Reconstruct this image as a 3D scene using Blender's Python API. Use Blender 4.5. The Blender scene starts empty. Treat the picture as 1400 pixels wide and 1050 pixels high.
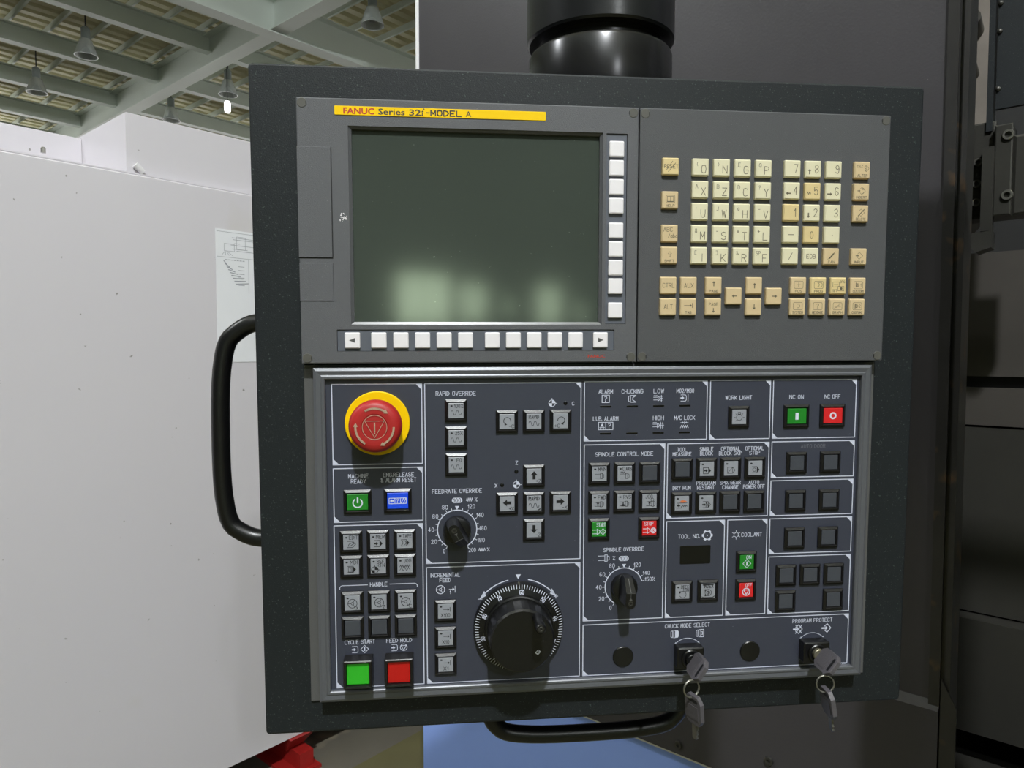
import bpy, bmesh, math, random
from mathutils import Matrix, Vector
random.seed(7)
sc = bpy.context.scene
COL = sc.collection
PI = math.pi

# ------------------------------------------------------------------ camera
cam_d = bpy.data.cameras.new('camera')
cam = bpy.data.objects.new('camera', cam_d); COL.objects.link(cam)
cam_d.sensor_width = 36.0
cam_d.lens = 36.0 * 960 / 1400
cam_d.clip_start = 0.02; cam_d.clip_end = 200
PITCH = math.radians(2.8)
cam.location = (0, 0, 1.5)
cam.rotation_euler = (PI / 2 - PITCH, 0, 0)
sc.camera = cam

# ------------------------------------------------------------------ world, exposure
w = bpy.data.worlds.new('world'); sc.world = w; w.use_nodes = True
w.node_tree.nodes['Background'].inputs[0].default_value = (1.0, 0.99, 0.99, 1)
w.node_tree.nodes['Background'].inputs[1].default_value = 2.3
vs = sc.view_settings
vs.view_transform = 'Standard'; vs.look = 'None'; vs.gamma = 1.0; vs.use_curve_mapping = False
vs.exposure = 0.13
sc.cycles.max_bounces = 6; sc.cycles.diffuse_bounces = 3; sc.cycles.glossy_bounces = 3
sc.cycles.caustics_reflective = False; sc.cycles.caustics_refractive = False
KEY_POWER = 1500      # the high bay lamp over the aisle behind the camera
HALL_POWER = 420      # each of the other lit high bay lamps

# ------------------------------------------------------------------ frames of reference
# hall frame: the machines and the roof stand square to each other, turned 40.6 degrees from the view
AL = math.radians(40.6)
HALL = Matrix.Rotation(-AL, 4, 'Z')
# panel frame (metres): x right, y up, z out of the panel face; origin = top left corner of the display unit
_Rc = Matrix(((0.995054, 0.000701, -0.099328), (-0.007945, 0.997333, -0.072554), (0.099012, 0.072984, 0.992406)))
_cw = Matrix(((1, 0, 0), (0, -math.sin(PITCH), math.cos(PITCH)), (0, -math.cos(PITCH), -math.sin(PITCH))))
_A = _cw @ _Rc @ Matrix(((1, 0, 0), (0, -1, 0), (0, 0, -1)))
_t = _cw @ Vector((-0.17814, -0.23674, 0.57866)) + Vector((0, 0, 1.5))
PANEL = Matrix.Translation(_t) @ _A.to_4x4()
MM = 0.001

# ------------------------------------------------------------------ materials
def lin(c):
    return tuple(((v / 255) / 12.92 if v / 255 <= 0.04045 else ((v / 255 + 0.055) / 1.055) ** 2.4) for v in c)
MATS = {}
def mat(name, rgb, rough=0.5, metal=0.0, vary=0.06, vscale=6.0, bump=0.0, bscale=300.0, speck=None,
        spec=0.5, coat=0.0, trans=0.0, emit=None, estr=0.0, alpha=1.0, stain=None):
    m = bpy.data.materials.new(name); m.use_nodes = True; MATS[name] = m
    nt = m.node_tree; nd = nt.nodes; lk = nt.links
    b = nd['Principled BSDF']
    c = lin(rgb)
    tc = nd.new('ShaderNodeTexCoord')
    n = nd.new('ShaderNodeTexNoise'); n.inputs['Scale'].default_value = vscale; n.inputs['Detail'].default_value = 4
    lk.new(tc.outputs['Object'], n.inputs['Vector'])
    mx = nd.new('ShaderNodeMixRGB')
    mx.inputs[1].default_value = (*[v * (1 - vary) for v in c], 1)
    mx.inputs[2].default_value = (*[min(1, v * (1 + vary)) for v in c], 1)
    lk.new(n.outputs['Fac'], mx.inputs[0])
    out = mx.outputs[0]
    def layer(scale, lo, hi, col, detail=2):
        nonlocal out
        n2 = nd.new('ShaderNodeTexNoise'); n2.inputs['Scale'].default_value = scale; n2.inputs['Detail'].default_value = detail
        lk.new(tc.outputs['Object'], n2.inputs['Vector'])
        r = nd.new('ShaderNodeMapRange'); r.inputs[1].default_value = lo; r.inputs[2].default_value = hi
        lk.new(n2.outputs['Fac'], r.inputs[0])
        x = nd.new('ShaderNodeMixRGB'); lk.new(r.outputs[0], x.inputs[0]); lk.new(out, x.inputs[1])
        x.inputs[2].default_value = (*lin(col), 1); out = x.outputs[0]
    if stain: layer(*stain)
    if speck: layer(*speck)
    lk.new(out, b.inputs['Base Color'])
    b.inputs['Roughness'].default_value = rough
    b.inputs['Metallic'].default_value = metal
    b.inputs['Specular IOR Level'].default_value = spec
    b.inputs['Coat Weight'].default_value = coat
    b.inputs['Transmission Weight'].default_value = trans
    b.inputs['Alpha'].default_value = alpha
    if emit:
        b.inputs['Emission Color'].default_value = (*lin(emit), 1); b.inputs['Emission Strength'].default_value = estr
    if bump:
        nb = nd.new('ShaderNodeTexNoise'); nb.inputs['Scale'].default_value = bscale; nb.inputs['Detail'].default_value = 3
        lk.new(tc.outputs['Object'], nb.inputs['Vector'])
        bp = nd.new('ShaderNodeBump'); bp.inputs['Strength'].default_value = bump; bp.inputs['Distance'].default_value = 0.001
        lk.new(nb.outputs['Fac'], bp.inputs['Height']); lk.new(bp.outputs[0], b.inputs['Normal'])
    return m

mat('enclosure', (29, 33, 36), 0.5, bump=0.25, bscale=900, speck=(700, 0.65, 0.74, (72, 82, 80)), spec=0.3)
mat('bezel', (93, 94, 98), 0.55, bump=0.3, bscale=1500, speck=(900, 0.72, 0.78, (150, 152, 156)), spec=0.35)
mat('keyplate', (80, 81, 84), 0.55, bump=0.3, bscale=1500, speck=(900, 0.73, 0.79, (135, 137, 140)), spec=0.35)
mat('strip', (92, 96, 106), 0.5)
mat('rim_grey', (84, 85, 88), 0.3)
mat('screen', (66, 73, 67), 0.1, vary=0.1, spec=0.8, speck=(330, 0.745, 0.79, (112, 120, 112)))
mat('gap', (12, 12, 13), 0.6)
mat('softkey', (240, 236, 241), 0.4)
mat('yellow', (255, 208, 0), 0.5, vary=0.02, spec=0.2)
mat('ink_red', (190, 55, 35), 0.5)
mat('ink_dark', (62, 58, 52), 0.6)
mat('ink_black', (18, 18, 22), 0.5)
mat('ink_white', (214, 218, 236), 0.5, vary=0.03)
mat('ink_faint', (118, 120, 128), 0.5)
mat('ink_grey', (84, 84, 84), 0.5)
mat('ink_key', (98, 90, 72), 0.6)
mat('cap_plug', (84, 83, 78), 0.6)
mat('key_cream', (226, 219, 188), 0.42, vary=0.05, vscale=60)
mat('key_tan', (212, 189, 149), 0.42, vary=0.05, vscale=60)
mat('key_yellowed', (222, 200, 148), 0.42, vary=0.08, vscale=60)
mat('frame_metal', (98, 100, 106), 0.38, metal=0.25, bump=0.08, bscale=800)
mat('back_plate', (86, 86, 86), 0.55, bump=0.15, bscale=900)
mat('face', (58, 61, 74), 0.42, vary=0.05, vscale=12, speck=(520, 0.785, 0.81, (150, 154, 165)))
mat('black_plastic', (15, 15, 16), 0.33, bump=0.08, bscale=900)
mat('bezel_black', (22, 21, 22), 0.33, bump=0.05, bscale=900)
mat('lens_grey', (150, 153, 162), 0.35)
mat('lens_blank', (66, 69, 77), 0.4)
mat('lens_green', (34, 128, 40), 0.35)
mat('lens_red', (212, 38, 42), 0.35)
mat('lens_blue', (28, 78, 235), 0.35)
mat('lamp_green', (46, 170, 40), 0.35, emit=(40, 170, 30), estr=0.12)
mat('lamp_red', (176, 22, 20), 0.35, emit=(170, 10, 8), estr=0.12)
mat('estop_red', (172, 36, 36), 0.45, vary=0.04)
mat('estop_mark', (176, 150, 128), 0.6, vary=0.5, vscale=400)
mat('tube_black', (22, 23, 26), 0.28, bump=0.06, bscale=500)
mat('flange_steel', (34, 34, 36), 0.24, metal=0.5)
mat('steel', (170, 168, 160), 0.3, metal=0.9)
mat('blade_steel', (120, 118, 112), 0.35, metal=0.8)
mat('brass', (150, 145, 126), 0.4, metal=0.7)
mat('key_plastic', (84, 81, 86), 0.45, bump=0.2, bscale=700)
mat('display_black', (10, 11, 12), 0.25)
# hall
mat('white_paint', (213, 209, 215), 0.45, vary=0.025, vscale=2.0, stain=(3.1, 0.66, 0.9, (196, 190, 170)), speck=(38, 0.76, 0.79, (150, 147, 146)))
mat('white_bright', (228, 226, 228), 0.45, vary=0.02, vscale=2.0)
mat('cover_grey', (57, 55, 58), 0.42, vary=0.22, vscale=5.0, bump=0.2, bscale=220, speck=(240, 0.78, 0.82, (128, 126, 124)))
mat('jamb', (52, 51, 50), 0.35, metal=0.3, vary=0.2, vscale=30, stain=(26, 0.62, 0.75, (98, 78, 58)))
mat('white_edge', (232, 232, 234), 0.4)
mat('blue_paint', (146, 176, 255), 0.45, vary=0.05, vscale=4)
mat('steel_dark', (62, 61, 57), 0.4, metal=0.4, vary=0.15, vscale=14, bump=0.1, bscale=120)
mat('steel_plate', (150, 142, 134), 0.4, metal=0.5, vary=0.25, vscale=16)
mat('way_cover', (84, 80, 76), 0.45, metal=0.4, vary=0.18, vscale=7, bump=0.1, bscale=90)
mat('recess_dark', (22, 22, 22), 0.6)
mat('red_paint', (158, 32, 30), 0.45, vary=0.12, vscale=20)
mat('paper', (232, 233, 238), 0.8)
mat('roof_sheet', (224, 219, 184), 0.6, vary=0.12, vscale=0.7)
mat('roof_steel', (226, 234, 226), 0.6, vary=0.08, vscale=0.8)
mat('lamp_shell', (176, 182, 180), 0.3, trans=0.35, alpha=0.75)
mat('lamp_body', (120, 126, 124), 0.5)
mat('bulb_lit', (255, 255, 255), 0.4, emit=(255, 255, 252), estr=6.0)
mat('wall_paint', (70, 78, 70), 0.8, vary=0.15, vscale=0.5)
mat('daylight', (230, 245, 220), 0.5, emit=(226, 250, 212), estr=6.5)
mat('floor_concrete', (100, 96, 86), 0.65, vary=0.3, vscale=3.0, stain=(5, 0.58, 0.75, (170, 158, 130)))
mat('floor_olive', (98, 94, 62), 0.6, vary=0.2, vscale=4.0)

# ------------------------------------------------------------------ mesh builder
class MB:
    def __init__(s): s.v = []; s.f = []
    def poly(s, pts):
        i = len(s.v); s.v += [tuple(p) for p in pts]; s.f.append(tuple(range(i, i + len(pts))))
    def box(s, x0, y0, z0, x1, y1, z1):
        x0, x1 = sorted((x0, x1)); y0, y1 = sorted((y0, y1)); z0, z1 = sorted((z0, z1))
        i = len(s.v)
        s.v += [(x0, y0, z0), (x1, y0, z0), (x1, y1, z0), (x0, y1, z0), (x0, y0, z1), (x1, y0, z1), (x1, y1, z1), (x0, y1, z1)]
        s.f += [tuple(i + k for k in q) for q in ((3, 2, 1, 0), (4, 5, 6, 7), (0, 1, 5, 4), (1, 2, 6, 5), (2, 3, 7, 6), (3, 0, 4, 7))]
    def loft(s, rings, cap0=True, cap1=True):
        n = len(rings[0]); i = len(s.v)
        for r in rings: s.v += [tuple(p) for p in r]
        for k in range(len(rings) - 1):
            for j in range(n):
                a = i + k * n + j; b = i + k * n + (j + 1) % n
                s.f.append((a, b, b + n, a + n))
        if cap0: s.f.append(tuple(i + j for j in reversed(range(n))))
        if cap1: s.f.append(tuple(i + (len(rings) - 1) * n + j for j in range(n)))
    def prism(s, out, z0, z1, ch=0.0):
        if ch: s.loft([[(x, y, z0) for x, y in out], [(x, y, z1 - ch * .55) for x, y in out], [(x, y, z1) for x, y in inset(out, ch)]])
        else: s.loft([[(x, y, z0) for x, y in out], [(x, y, z1) for x, y in out]])
    def slab(s, x0, y0, x1, y1, z0, z1, ch=0.0, r=0.0):
        s.prism(rrect(x0, y0, x1, y1, r), z0, z1, ch)
    def lathe(s, prof, n=48, c=(0, 0, 0), axis='z'):
        rings = []
        for r, z in prof:
            ring = []
            for k in range(n):
                a = 2 * PI * k / n
                x, y = r * math.cos(a), r * math.sin(a)
                if axis == 'z': ring.append((c[0] + x, c[1] + y, c[2] + z))
                else: ring.append((c[0] + y, c[1] + z, c[2] + x))
            rings.append(ring)
        s.loft(rings, cap0=prof[0][0] > 0, cap1=prof[-1][0] > 0)
    def tube(s, path, r, n=16, closed=False):
        P = [Vector(p) for p in path]; rings = []
        m = len(P); up = None
        for k in range(m):
            if closed: t = P[(k + 1) % m] - P[k - 1]
            else: t = P[min(k + 1, m - 1)] - P[max(k - 1, 0)]
            t.normalize()
            if up is None:
                up = Vector((0, 0, 1)) if abs(t.z) < 0.9 else Vector((1, 0, 0))
            a = t.cross(up).normalized(); b = a.cross(t).normalized(); up = b
            rings.append([tuple(P[k] + (a * math.cos(2 * PI * j / n) + b * math.sin(2 * PI * j / n)) * r) for j in range(n)])
        if closed: rings.append(rings[0])
        s.loft(rings, not closed, not closed)
    def holes(s, x0, y0, x1, y1, z0, z1, hs, ch=0.0):
        """plate between z0 and z1 (front) with rectangular through holes (hx0,hy0,hx1,hy1)"""
        ix0, iy0, ix1, iy1 = x0 + ch, y0 + ch, x1 - ch, y1 - ch
        X = sorted({ix0, ix1, *[h[0] for h in hs], *[h[2] for h in hs]}); Y = sorted({iy0, iy1, *[h[1] for h in hs], *[h[3] for h in hs]})
        for a in range(len(X) - 1):
            for b in range(len(Y) - 1):
                mx, my = (X[a] + X[a + 1]) / 2, (Y[b] + Y[b + 1]) / 2
                if any(h[0] < mx < h[2] and h[1] < my < h[3] for h in hs): continue
                s.poly([(X[a], Y[b], z1), (X[a + 1], Y[b], z1), (X[a + 1], Y[b + 1], z1), (X[a], Y[b + 1], z1)])
        o = [(x0, y0), (x1, y0), (x1, y1), (x0, y1)]; i = [(ix0, iy0), (ix1, iy0), (ix1, iy1), (ix0, iy1)]
        for k in range(4):
            p, q = o[k], o[(k + 1) % 4]; a, b = i[k], i[(k + 1) % 4]
            s.poly([(*p, z0), (*q, z0), (*q, z1 - ch * .55), (*p, z1 - ch * .55)])
            if ch: s.poly([(*p, z1 - ch * .55), (*q, z1 - ch * .55), (*b, z1), (*a, z1)])
        for h in hs:
            c = [(h[0], h[1]), (h[2], h[1]), (h[2], h[3]), (h[0], h[3])]
            for k in range(4):
                p, q = c[k], c[(k + 1) % 4]
                s.poly([(*q, z0), (*p, z0), (*p, z1), (*q, z1)])
        s.poly([(x0, y0, z0), (x0, y1, z0), (x1, y1, z0), (x1, y0, z0)])
    def hull(s, pts):
        bm = bmesh.new()
        for p in pts: bm.verts.new(p)
        r = bmesh.ops.convex_hull(bm, input=bm.verts)
        bm.verts.index_update(); i = len(s.v)
        s.v += [tuple(v.co) for v in bm.verts]
        for f in bm.faces: s.f.append(tuple(i + v.index for v in f.verts))
        bm.free()
    def mesh(s, name, m, scale=MM, smooth=None):
        me = bpy.data.meshes.new(name)
        me.from_pydata([(a * scale, b * scale, c * scale) for a, b, c in s.v], [], s.f)
        me.materials.append(MATS[m] if isinstance(m, str) else m)
        if smooth:
            for p in me.polygons: p.use_smooth = True
            me.set_sharp_from_angle(angle=math.radians(smooth))
        me.update()
        return me

def inset(out, d):
    n = len(out); res = []
    for k in range(n):
        p0, p1, p2 = Vector(out[k - 1]), Vector(out[k]), Vector(out[(k + 1) % n])
        e1 = (p1 - p0).normalized(); e2 = (p2 - p1).normalized()
        n1 = Vector((-e1.y, e1.x)); n2 = Vector((-e2.y, e2.x))
        b = (n1 + n2); b = b / max(0.3, 1 + n1.dot(n2))
        res.append(tuple(p1 + b * d))
    return res
def rrect(x0, y0, x1, y1, r=0.0, n=4):
    x0, x1 = sorted((x0, x1)); y0, y1 = sorted((y0, y1))
    if r <= 0: return [(x0, y0), (x1, y0), (x1, y1), (x0, y1)]
    o = []
    for cx, cy, a0 in ((x1 - r, y0 + r, -90), (x1 - r, y1 - r, 0), (x0 + r, y1 - r, 90), (x0 + r, y0 + r, 180)):
        for k in range(n + 1):
            a = math.radians(a0 + 90 * k / n); o.append((cx + r * math.cos(a), cy + r * math.sin(a)))
    return o
def smooth_path(p, it=2, frac=0.28, closed=False):
    for _ in range(it):
        q = [p[0]]
        for k in range(len(p) - 1):
            a, b = Vector(p[k]), Vector(p[k + 1])
            if k > 0: q.append(tuple(a + (b - a) * frac))
            if k < len(p) - 2: q.append(tuple(a + (b - a) * (1 - frac)))
        q.append(p[-1]); p = q
    return p

# ------------------------------------------------------------------ objects
BASE = {}
def props(o, label=None, cat=None, group=None, kind=None):
    if label: o['label'] = label
    if cat: o['category'] = cat
    if group: o['group'] = group
    if kind: o['kind'] = kind
    return o
def thing(name, label, cat, base=(0, 0, 0), group=None, frame=None):
    """an Empty at the thing's base; base in mm in the panel frame, or metres in the hall frame"""
    o = bpy.data.objects.new(name, None); COL.objects.link(o)
    o.empty_display_size = 0.05
    if frame is None:
        b = Vector(base) * MM; o.matrix_world = PANEL @ Matrix.Translation(b)
    else:
        b = Vector(base); o.matrix_world = frame @ Matrix.Translation(b)
    BASE[o.name] = b
    return props(o, label, cat, group)
def part(name, data, parent, pos=None, rot=None, label=None, kind=None):
    o = bpy.data.objects.new(name, data); COL.objects.link(o)
    o.parent = parent
    if parent.name in BASE:                      # direct part of a thing: position in the thing's frame
        p = Vector(pos) * MM if pos else Vector((0, 0, 0))
        o.location = p - BASE[parent.name]
    elif pos: o.location = Vector(pos) * MM
    if rot: o.rotation_euler = rot
    return props(o, label, kind=kind)
def hpart(name, data, parent, pos=(0, 0, 0), rot=None, label=None):
    """part in the hall frame, metres"""
    o = bpy.data.objects.new(name, data); COL.objects.link(o); o.parent = parent
    o.location = Vector(pos) - (BASE[parent.name] if parent.name in BASE else Vector((0, 0, 0)))
    if rot: o.rotation_euler = rot
    return props(o, label)
def single(name, data, label=None, cat=None, group=None, kind=None, frame=HALL, pos=(0, 0, 0), rot=(0, 0, 0)):
    o = bpy.data.objects.new(name, data); COL.objects.link(o)
    from mathutils import Euler
    o.matrix_world = frame @ Matrix.Translation(Vector(pos)) @ Euler(rot).to_matrix().to_4x4()
    return props(o, label, cat, group, kind)

# ------------------------------------------------------------------ printed ink: stroke lettering and symbols
FONT = {
 'A': '00 26 40;12 32', 'B': '00 06 36 45 44 33 03;33 42 41 30 00', 'C': '41 30 10 01 05 16 36 45', 'D': '00 06 26 44 42 20 00',
 'E': '40 00 06 46;03 33', 'F': '00 06 46;03 33', 'G': '45 36 16 05 01 10 30 41 43 23', 'H': '00 06;40 46;03 43', 'I': '00 06',
 'J': '01 10 20 31 36', 'K': '00 06;02 46;13 40', 'L': '06 00 40', 'M': '00 06 22 46 40', 'N': '00 06 40 46',
 'O': '10 01 05 16 36 45 41 30 10', 'P': '00 06 36 45 44 33 03', 'Q': '10 01 05 16 36 45 41 30 10;22 40',
 'R': '00 06 36 45 44 33 03;23 40', 'S': '01 10 30 41 42 33 13 04 05 16 36 45', 'T': '06 46;20 26', 'U': '06 01 10 30 41 46',
 'V': '06 20 46', 'W': '06 10 25 30 46', 'X': '00 46;06 40', 'Y': '06 23 46;23 20', 'Z': '06 46 00 40',
 '0': '10 01 05 16 26 35 31 20 10', '1': '04 16 10', '2': '05 16 26 35 34 00 30', '3': '05 16 26 35 34 23 32 31 20 10 01;13 23',
 '4': '20 26 02 32', '5': '36 06 03 14 24 33 31 20 10 01', '6': '35 26 16 05 01 10 20 31 32 23 13 02', '7': '06 36 10',
 '8': '13 04 05 16 26 35 34 23 13 02 01 10 20 31 32 23', '9': '01 10 20 31 35 26 16 05 04 13 23 34',
 '%': '00 46;05 06 16 15 05;30 31 41 40 30', '.': '00 01', '&': '40 05 16 25 24 01 10 20 42', '/': '00 36', '-': '03 33', '+': '03 43;21 25',
 '?': '05 16 26 35 34 13 12;10 11', '(': '26 14 12 20', ')': '06 24 22 00', '=': '02 32;04 34', '*': '11 35;15 31;02 42', '#': '01 41;04 44;10 16;30 36',
 "'": '04 06', '[': '30 00 06 36', ']': '00 30 36 06', '@': '33 23 22 32 34 25 15 04 02 11 31', ',': '00 11',
 'a': '30 34;33 24 14 03 01 10 20 31', 'b': '06 00;03 14 24 33 31 20 10 01', 'c': '33 24 14 03 01 10 20 31', 'i': '00 04;05 06', ' ': '',
}
def glyph(ch):
    out = []
    for s in FONT[ch].split(';'):
        p = [(int(q[0]), int(q[1])) for q in s.split()]
        if not p: continue
        if len(p) > 2:                                # soften the 45 degree corners
            cl = p[0] == p[-1]
            q = [] if cl else [p[0]]
            n = len(p)
            for k in (range(0, n - 1) if cl else range(1, n - 1)):
                a, b, c = p[k - 1 if k else n - 2], p[k], p[k + 1]
                t = abs(math.degrees(math.atan2((b[0]-a[0])*(c[1]-b[1])-(b[1]-a[1])*(c[0]-b[0]), (b[0]-a[0])*(c[0]-b[0])+(b[1]-a[1])*(c[1]-b[1]))))
                if t < 60:
                    q += [(b[0] + (a[0]-b[0]) * .44, b[1] + (a[1]-b[1]) * .44), (b[0] + (c[0]-b[0]) * .44, b[1] + (c[1]-b[1]) * .44)]
                else: q.append(b)
            q.append(q[0] if cl else p[-1]); p = q
        out.append(p)
    return out
def gwidth(ch):
    if ch == ' ': return 2.2
    return max(int(q[0]) for s in FONT[ch].split(';') for q in s.split())
class Ink:
    def __init__(s, ox=0, oy=0, w=0.45): s.m = MB(); s.ox = ox; s.oy = oy; s.w = w; s.z = 0.0
    def line(s, pts, w=None):
        w = (w or s.w) / 2
        for (x0, y0), (x1, y1) in zip(pts, pts[1:]):
            d = math.hypot(x1 - x0, y1 - y0)
            if d < 1e-6: continue
            ux, uy = (x1 - x0) / d, (y1 - y0) / d; e = w * 0.6
            x0 -= ux * e; y0 -= uy * e; x1 += ux * e; y1 += uy * e
            s.fill([(x0 + uy * w, y0 - ux * w), (x1 + uy * w, y1 - ux * w), (x1 - uy * w, y1 + ux * w), (x0 - uy * w, y0 + ux * w)])
        return s
    def fill(s, pts): s.m.poly([(s.ox + x, s.oy + y, s.z) for x, y in pts]); return s
    def disc(s, cx, cy, rx, ry=None, n=16):
        ry = ry or rx
        return s.fill([(cx + rx * math.cos(2 * PI * k / n), cy + ry * math.sin(2 * PI * k / n)) for k in range(n)])
    def arc(s, cx, cy, r, a0=0, a1=360, w=None, n=None):
        """annulus sector, degrees clockwise from the top"""
        w = (w or s.w) / 2; n = n or max(6, int(abs(a1 - a0) / 9))
        for k in range(n):
            t0, t1 = (math.radians(a0 + (a1 - a0) * (k + j) / n) for j in (0, 1))
            s.fill([(cx + (r + d) * math.sin(t), cy + (r + d) * math.cos(t)) for d, t in ((-w, t0), (-w, t1), (w, t1), (w, t0))][::-1])
        return s
    def text(s, t, cx, cy, width=None, h=3.4, w=None, ang=0, gap=1.6):
        tot = sum(gwidth(c) for c in t) + gap * (len(t) - 1)
        sy = h / 6; sx = (width / tot) if width and tot else sy * 0.8
        if len(t) == 1 and width: sx = min(width / max(tot, 1), sy * .9)
        x = -tot * sx / 2; ca, sa = math.cos(ang), math.sin(ang)
        for c in t:
            for st in glyph(c):
                pts = [(x + px * sx, py * sy - h / 2) for px, py in st]
                s.line([(cx + a * ca - b * sa, cy + a * sa + b * ca) for a, b in pts], w)
            x += (gwidth(c) + gap) * sx
        return s
    def rect(s, x0, y0, x1, y1, w=None): return s.line([(x0, y0), (x1, y0), (x1, y1), (x0, y1), (x0, y0)], w)
    def mesh(s, name, m): return s.m.mesh(name, m)

# =================================================================== SETTING
def fmesh(fn, name, m, smooth=None):
    b = MB(); fn(b); return b.mesh(name, m, 1.0, smooth)
single('floor', fmesh(lambda b: b.box(-30, -13, -0.2, -2.03, 34, 0), 'floor', 'floor_concrete'), kind='structure')
single('floor', fmesh(lambda b: b.box(-2.03, -13, -0.2, 24, 34, 0), 'floor', 'floor_olive'), kind='structure')
def roof(b):
    x = -30.0; prof = []
    while x < 24: prof += [(x, 8.0), (x + .16, 8.0), (x + .2, 8.07), (x + .28, 8.07)]; x += .32
    for (x0, z0), (x1, z1) in zip(prof, prof[1:]):
        b.poly([(x0, -13, z0), (x0, 34, z0), (x1, 34, z1), (x1, -13, z1)])
ceiling = single('ceiling', fmesh(roof, 'ceiling', 'roof_sheet'), kind='structure')
pur = fmesh(lambda b: (b.box(-25, -.022, .04, 29, .022, .16)), 'purlin', 'roof_steel')
for k in range(58):
    o = bpy.data.objects.new('purlin', pur); COL.objects.link(o); o.parent = ceiling; o.location = (-5, -5 + .66 * k, 7.83)
def ibeam(h, wd, L):
    def f(b):
        b.box(-wd / 2, 0, 0, wd / 2, L, .025); b.box(-wd / 2, 0, h - .025, wd / 2, L, h); b.box(-.012, 0, .025, .012, L, h - .025)
    return f
bm_small = fmesh(ibeam(.36, .2, 46), 'roof_beam', 'roof_steel')
bm_big = fmesh(ibeam(.62, .3, 46), 'roof_beam', 'roof_steel')
for x in (-14.0, -16.4, -18.8, -21.2, -23.6, -26.0, -4.0, -6.4, -8.8, 1.0, 6.0):
    o = bpy.data.objects.new('roof_beam', bm_small); COL.objects.link(o); o.parent = ceiling; o.location = (x, -12.5, 7.44)
for x in (-11.6, 12.0):
    o = bpy.data.objects.new('roof_girder', bm_big); COL.objects.link(o); o.parent = ceiling; o.location = (x, -12.5, 7.1)
for y in (7.0, 16.0, -5.0):
    o = bpy.data.objects.new('roof_girder', bm_big); COL.objects.link(o); o.parent = ceiling; o.location = (20, y, 7.14); o.rotation_euler = (0, 0, PI / 2)
# wall across the hall behind the camera, with a row of windows low down
wins = [(8.2, 2.6, 9.6, 3.2), (11.9, 1.25, 14.0, 2.7), (14.4, 1.35, 15.6, 2.5), (16.4, 1.5, 16.95, 2.1), (18.2, 1.2, 19.6, 2.6), (20.6, 1.3, 21.3, 2.0)]
def wallb(b):
    b.holes(-30, 0, 24, 8.1, -.2, 0, wins)
    b.v = [(x, -13 + z, y) for x, y, z in b.v]
wall = single('wall_back', fmesh(wallb, 'wall_back', 'wall_paint'), kind='structure')
for n, (a, c, d, e) in enumerate(wins):
    wo = single('window_%d' % (n + 1), fmesh(lambda b: b.box(a, -13.12, c, d, -13.08, e), 'window_pane', 'daylight'), kind='structure')
    def wf(b):
        for q in (a, (a + d) / 2 - .03, d - .06): b.box(q, -13.08, c, q + .06, -13.0, e)
        for q in (c, e - .06): b.box(a, -13.08, q, d, -13.0, q + .06)
    o = bpy.data.objects.new('window_frame', fmesh(wf, 'window_frame', 'roof_steel')); COL.objects.link(o); o.parent = wo

single('wall_right', fmesh(lambda b: b.box(24, -13, 0, 24.2, 34, 8.1), 'wall_right', 'wall_paint'), kind='structure')
# high bay lamps
def high_bay(x, y, label, lit=0, zb=6.9):
    t = thing('high_bay_lamp', label, 'lamp', (x, y, zb), 'high bay lamps hanging from the roof', HALL)
    hpart('lamp_shade', fmesh(lambda b: b.lathe([(.085, .30), (.10, .29), (.19, .03), (.195, 0), (.185, .0), (.18, .03), (.092, .285), (.08, .29)], 28), 'lamp_shade', 'lamp_shell', 40), t, (x, y, zb))
    hpart('ballast_box', fmesh(lambda b: (b.lathe([(.0, .29), (.075, .29), (.075, .5), (.03, .54), (0, .54)], 20)), 'ballast_box', 'lamp_body', 40), t, (x, y, zb))
    hpart('cable', fmesh(lambda b: b.tube([(0, 0, .54), (0, 0, 8.0 - zb)], .012, 8), 'cable', 'gap'), t, (x, y, zb))
    hpart('bulb', fmesh(lambda b: b.lathe([(0, .05), (.04, .06), (.055, .12), (.04, .22), (.03, .29)], 16), 'bulb', 'bulb_lit' if lit else 'lamp_body', 60), t, (x, y, zb))
    if lit:
        ld = bpy.data.lights.new('lamp_light', 'POINT'); ld.energy = lit; ld.shadow_soft_size = 0.12; ld.color = (0.95, 0.98, 1.0)
        lo = bpy.data.objects.new('lamp_light', ld); COL.objects.link(lo); lo.parent = t; lo.location = (0, 0, -.12)
    return t
high_bay(-14.56, 4.93, 'unlit high bay lamp, largest of those left of the enclosure, high on a bare cable')
high_bay(-17.40, 4.93, 'unlit high bay lamp at the far left just above the white machine')
high_bay(-14.46, 7.61, 'unlit high bay lamp just above the glowing white tube')
high_bay(-17.08, 7.57, 'unlit high bay lamp partly sunk behind the raised white box corner')
high_bay(-9.57, 7.59, 'unlit high bay lamp between the roof girder and the dark machine cover')
KEYDIR = (PANEL.to_3x3() @ Vector((-0.03, 1.4, 1.0))).normalized()
_kp = HALL.inverted() @ (PANEL @ Vector((.26, -.26, 0)) + KEYDIR * 6.3)
high_bay(_kp.x, _kp.y, 'lit high bay lamp over the aisle in front of the control panel', KEY_POWER, _kp.z + .12)
high_bay(_kp.x - 6.5, _kp.y - 1.0, 'lit high bay lamp over the aisle end near the white machine', HALL_POWER, 6.6)
high_bay(_kp.x + 6.0, _kp.y - 2.0, 'lit high bay lamp over the aisle beyond the open machine', HALL_POWER, 6.6)
tl = thing('tube_lamp', 'small glowing white tube lamp hanging under an unlit high bay lamp', 'lamp', (-13.885, 7.288, 6.32), None, HALL)
hpart('tube', fmesh(lambda b: b.lathe([(0, 0), (.045, .01), (.06, .05), (.06, .19), (.045, .23), (0, .24)], 16), 'tube', 'bulb_lit', 40), tl, (-13.885, 7.288, 6.32))
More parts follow.
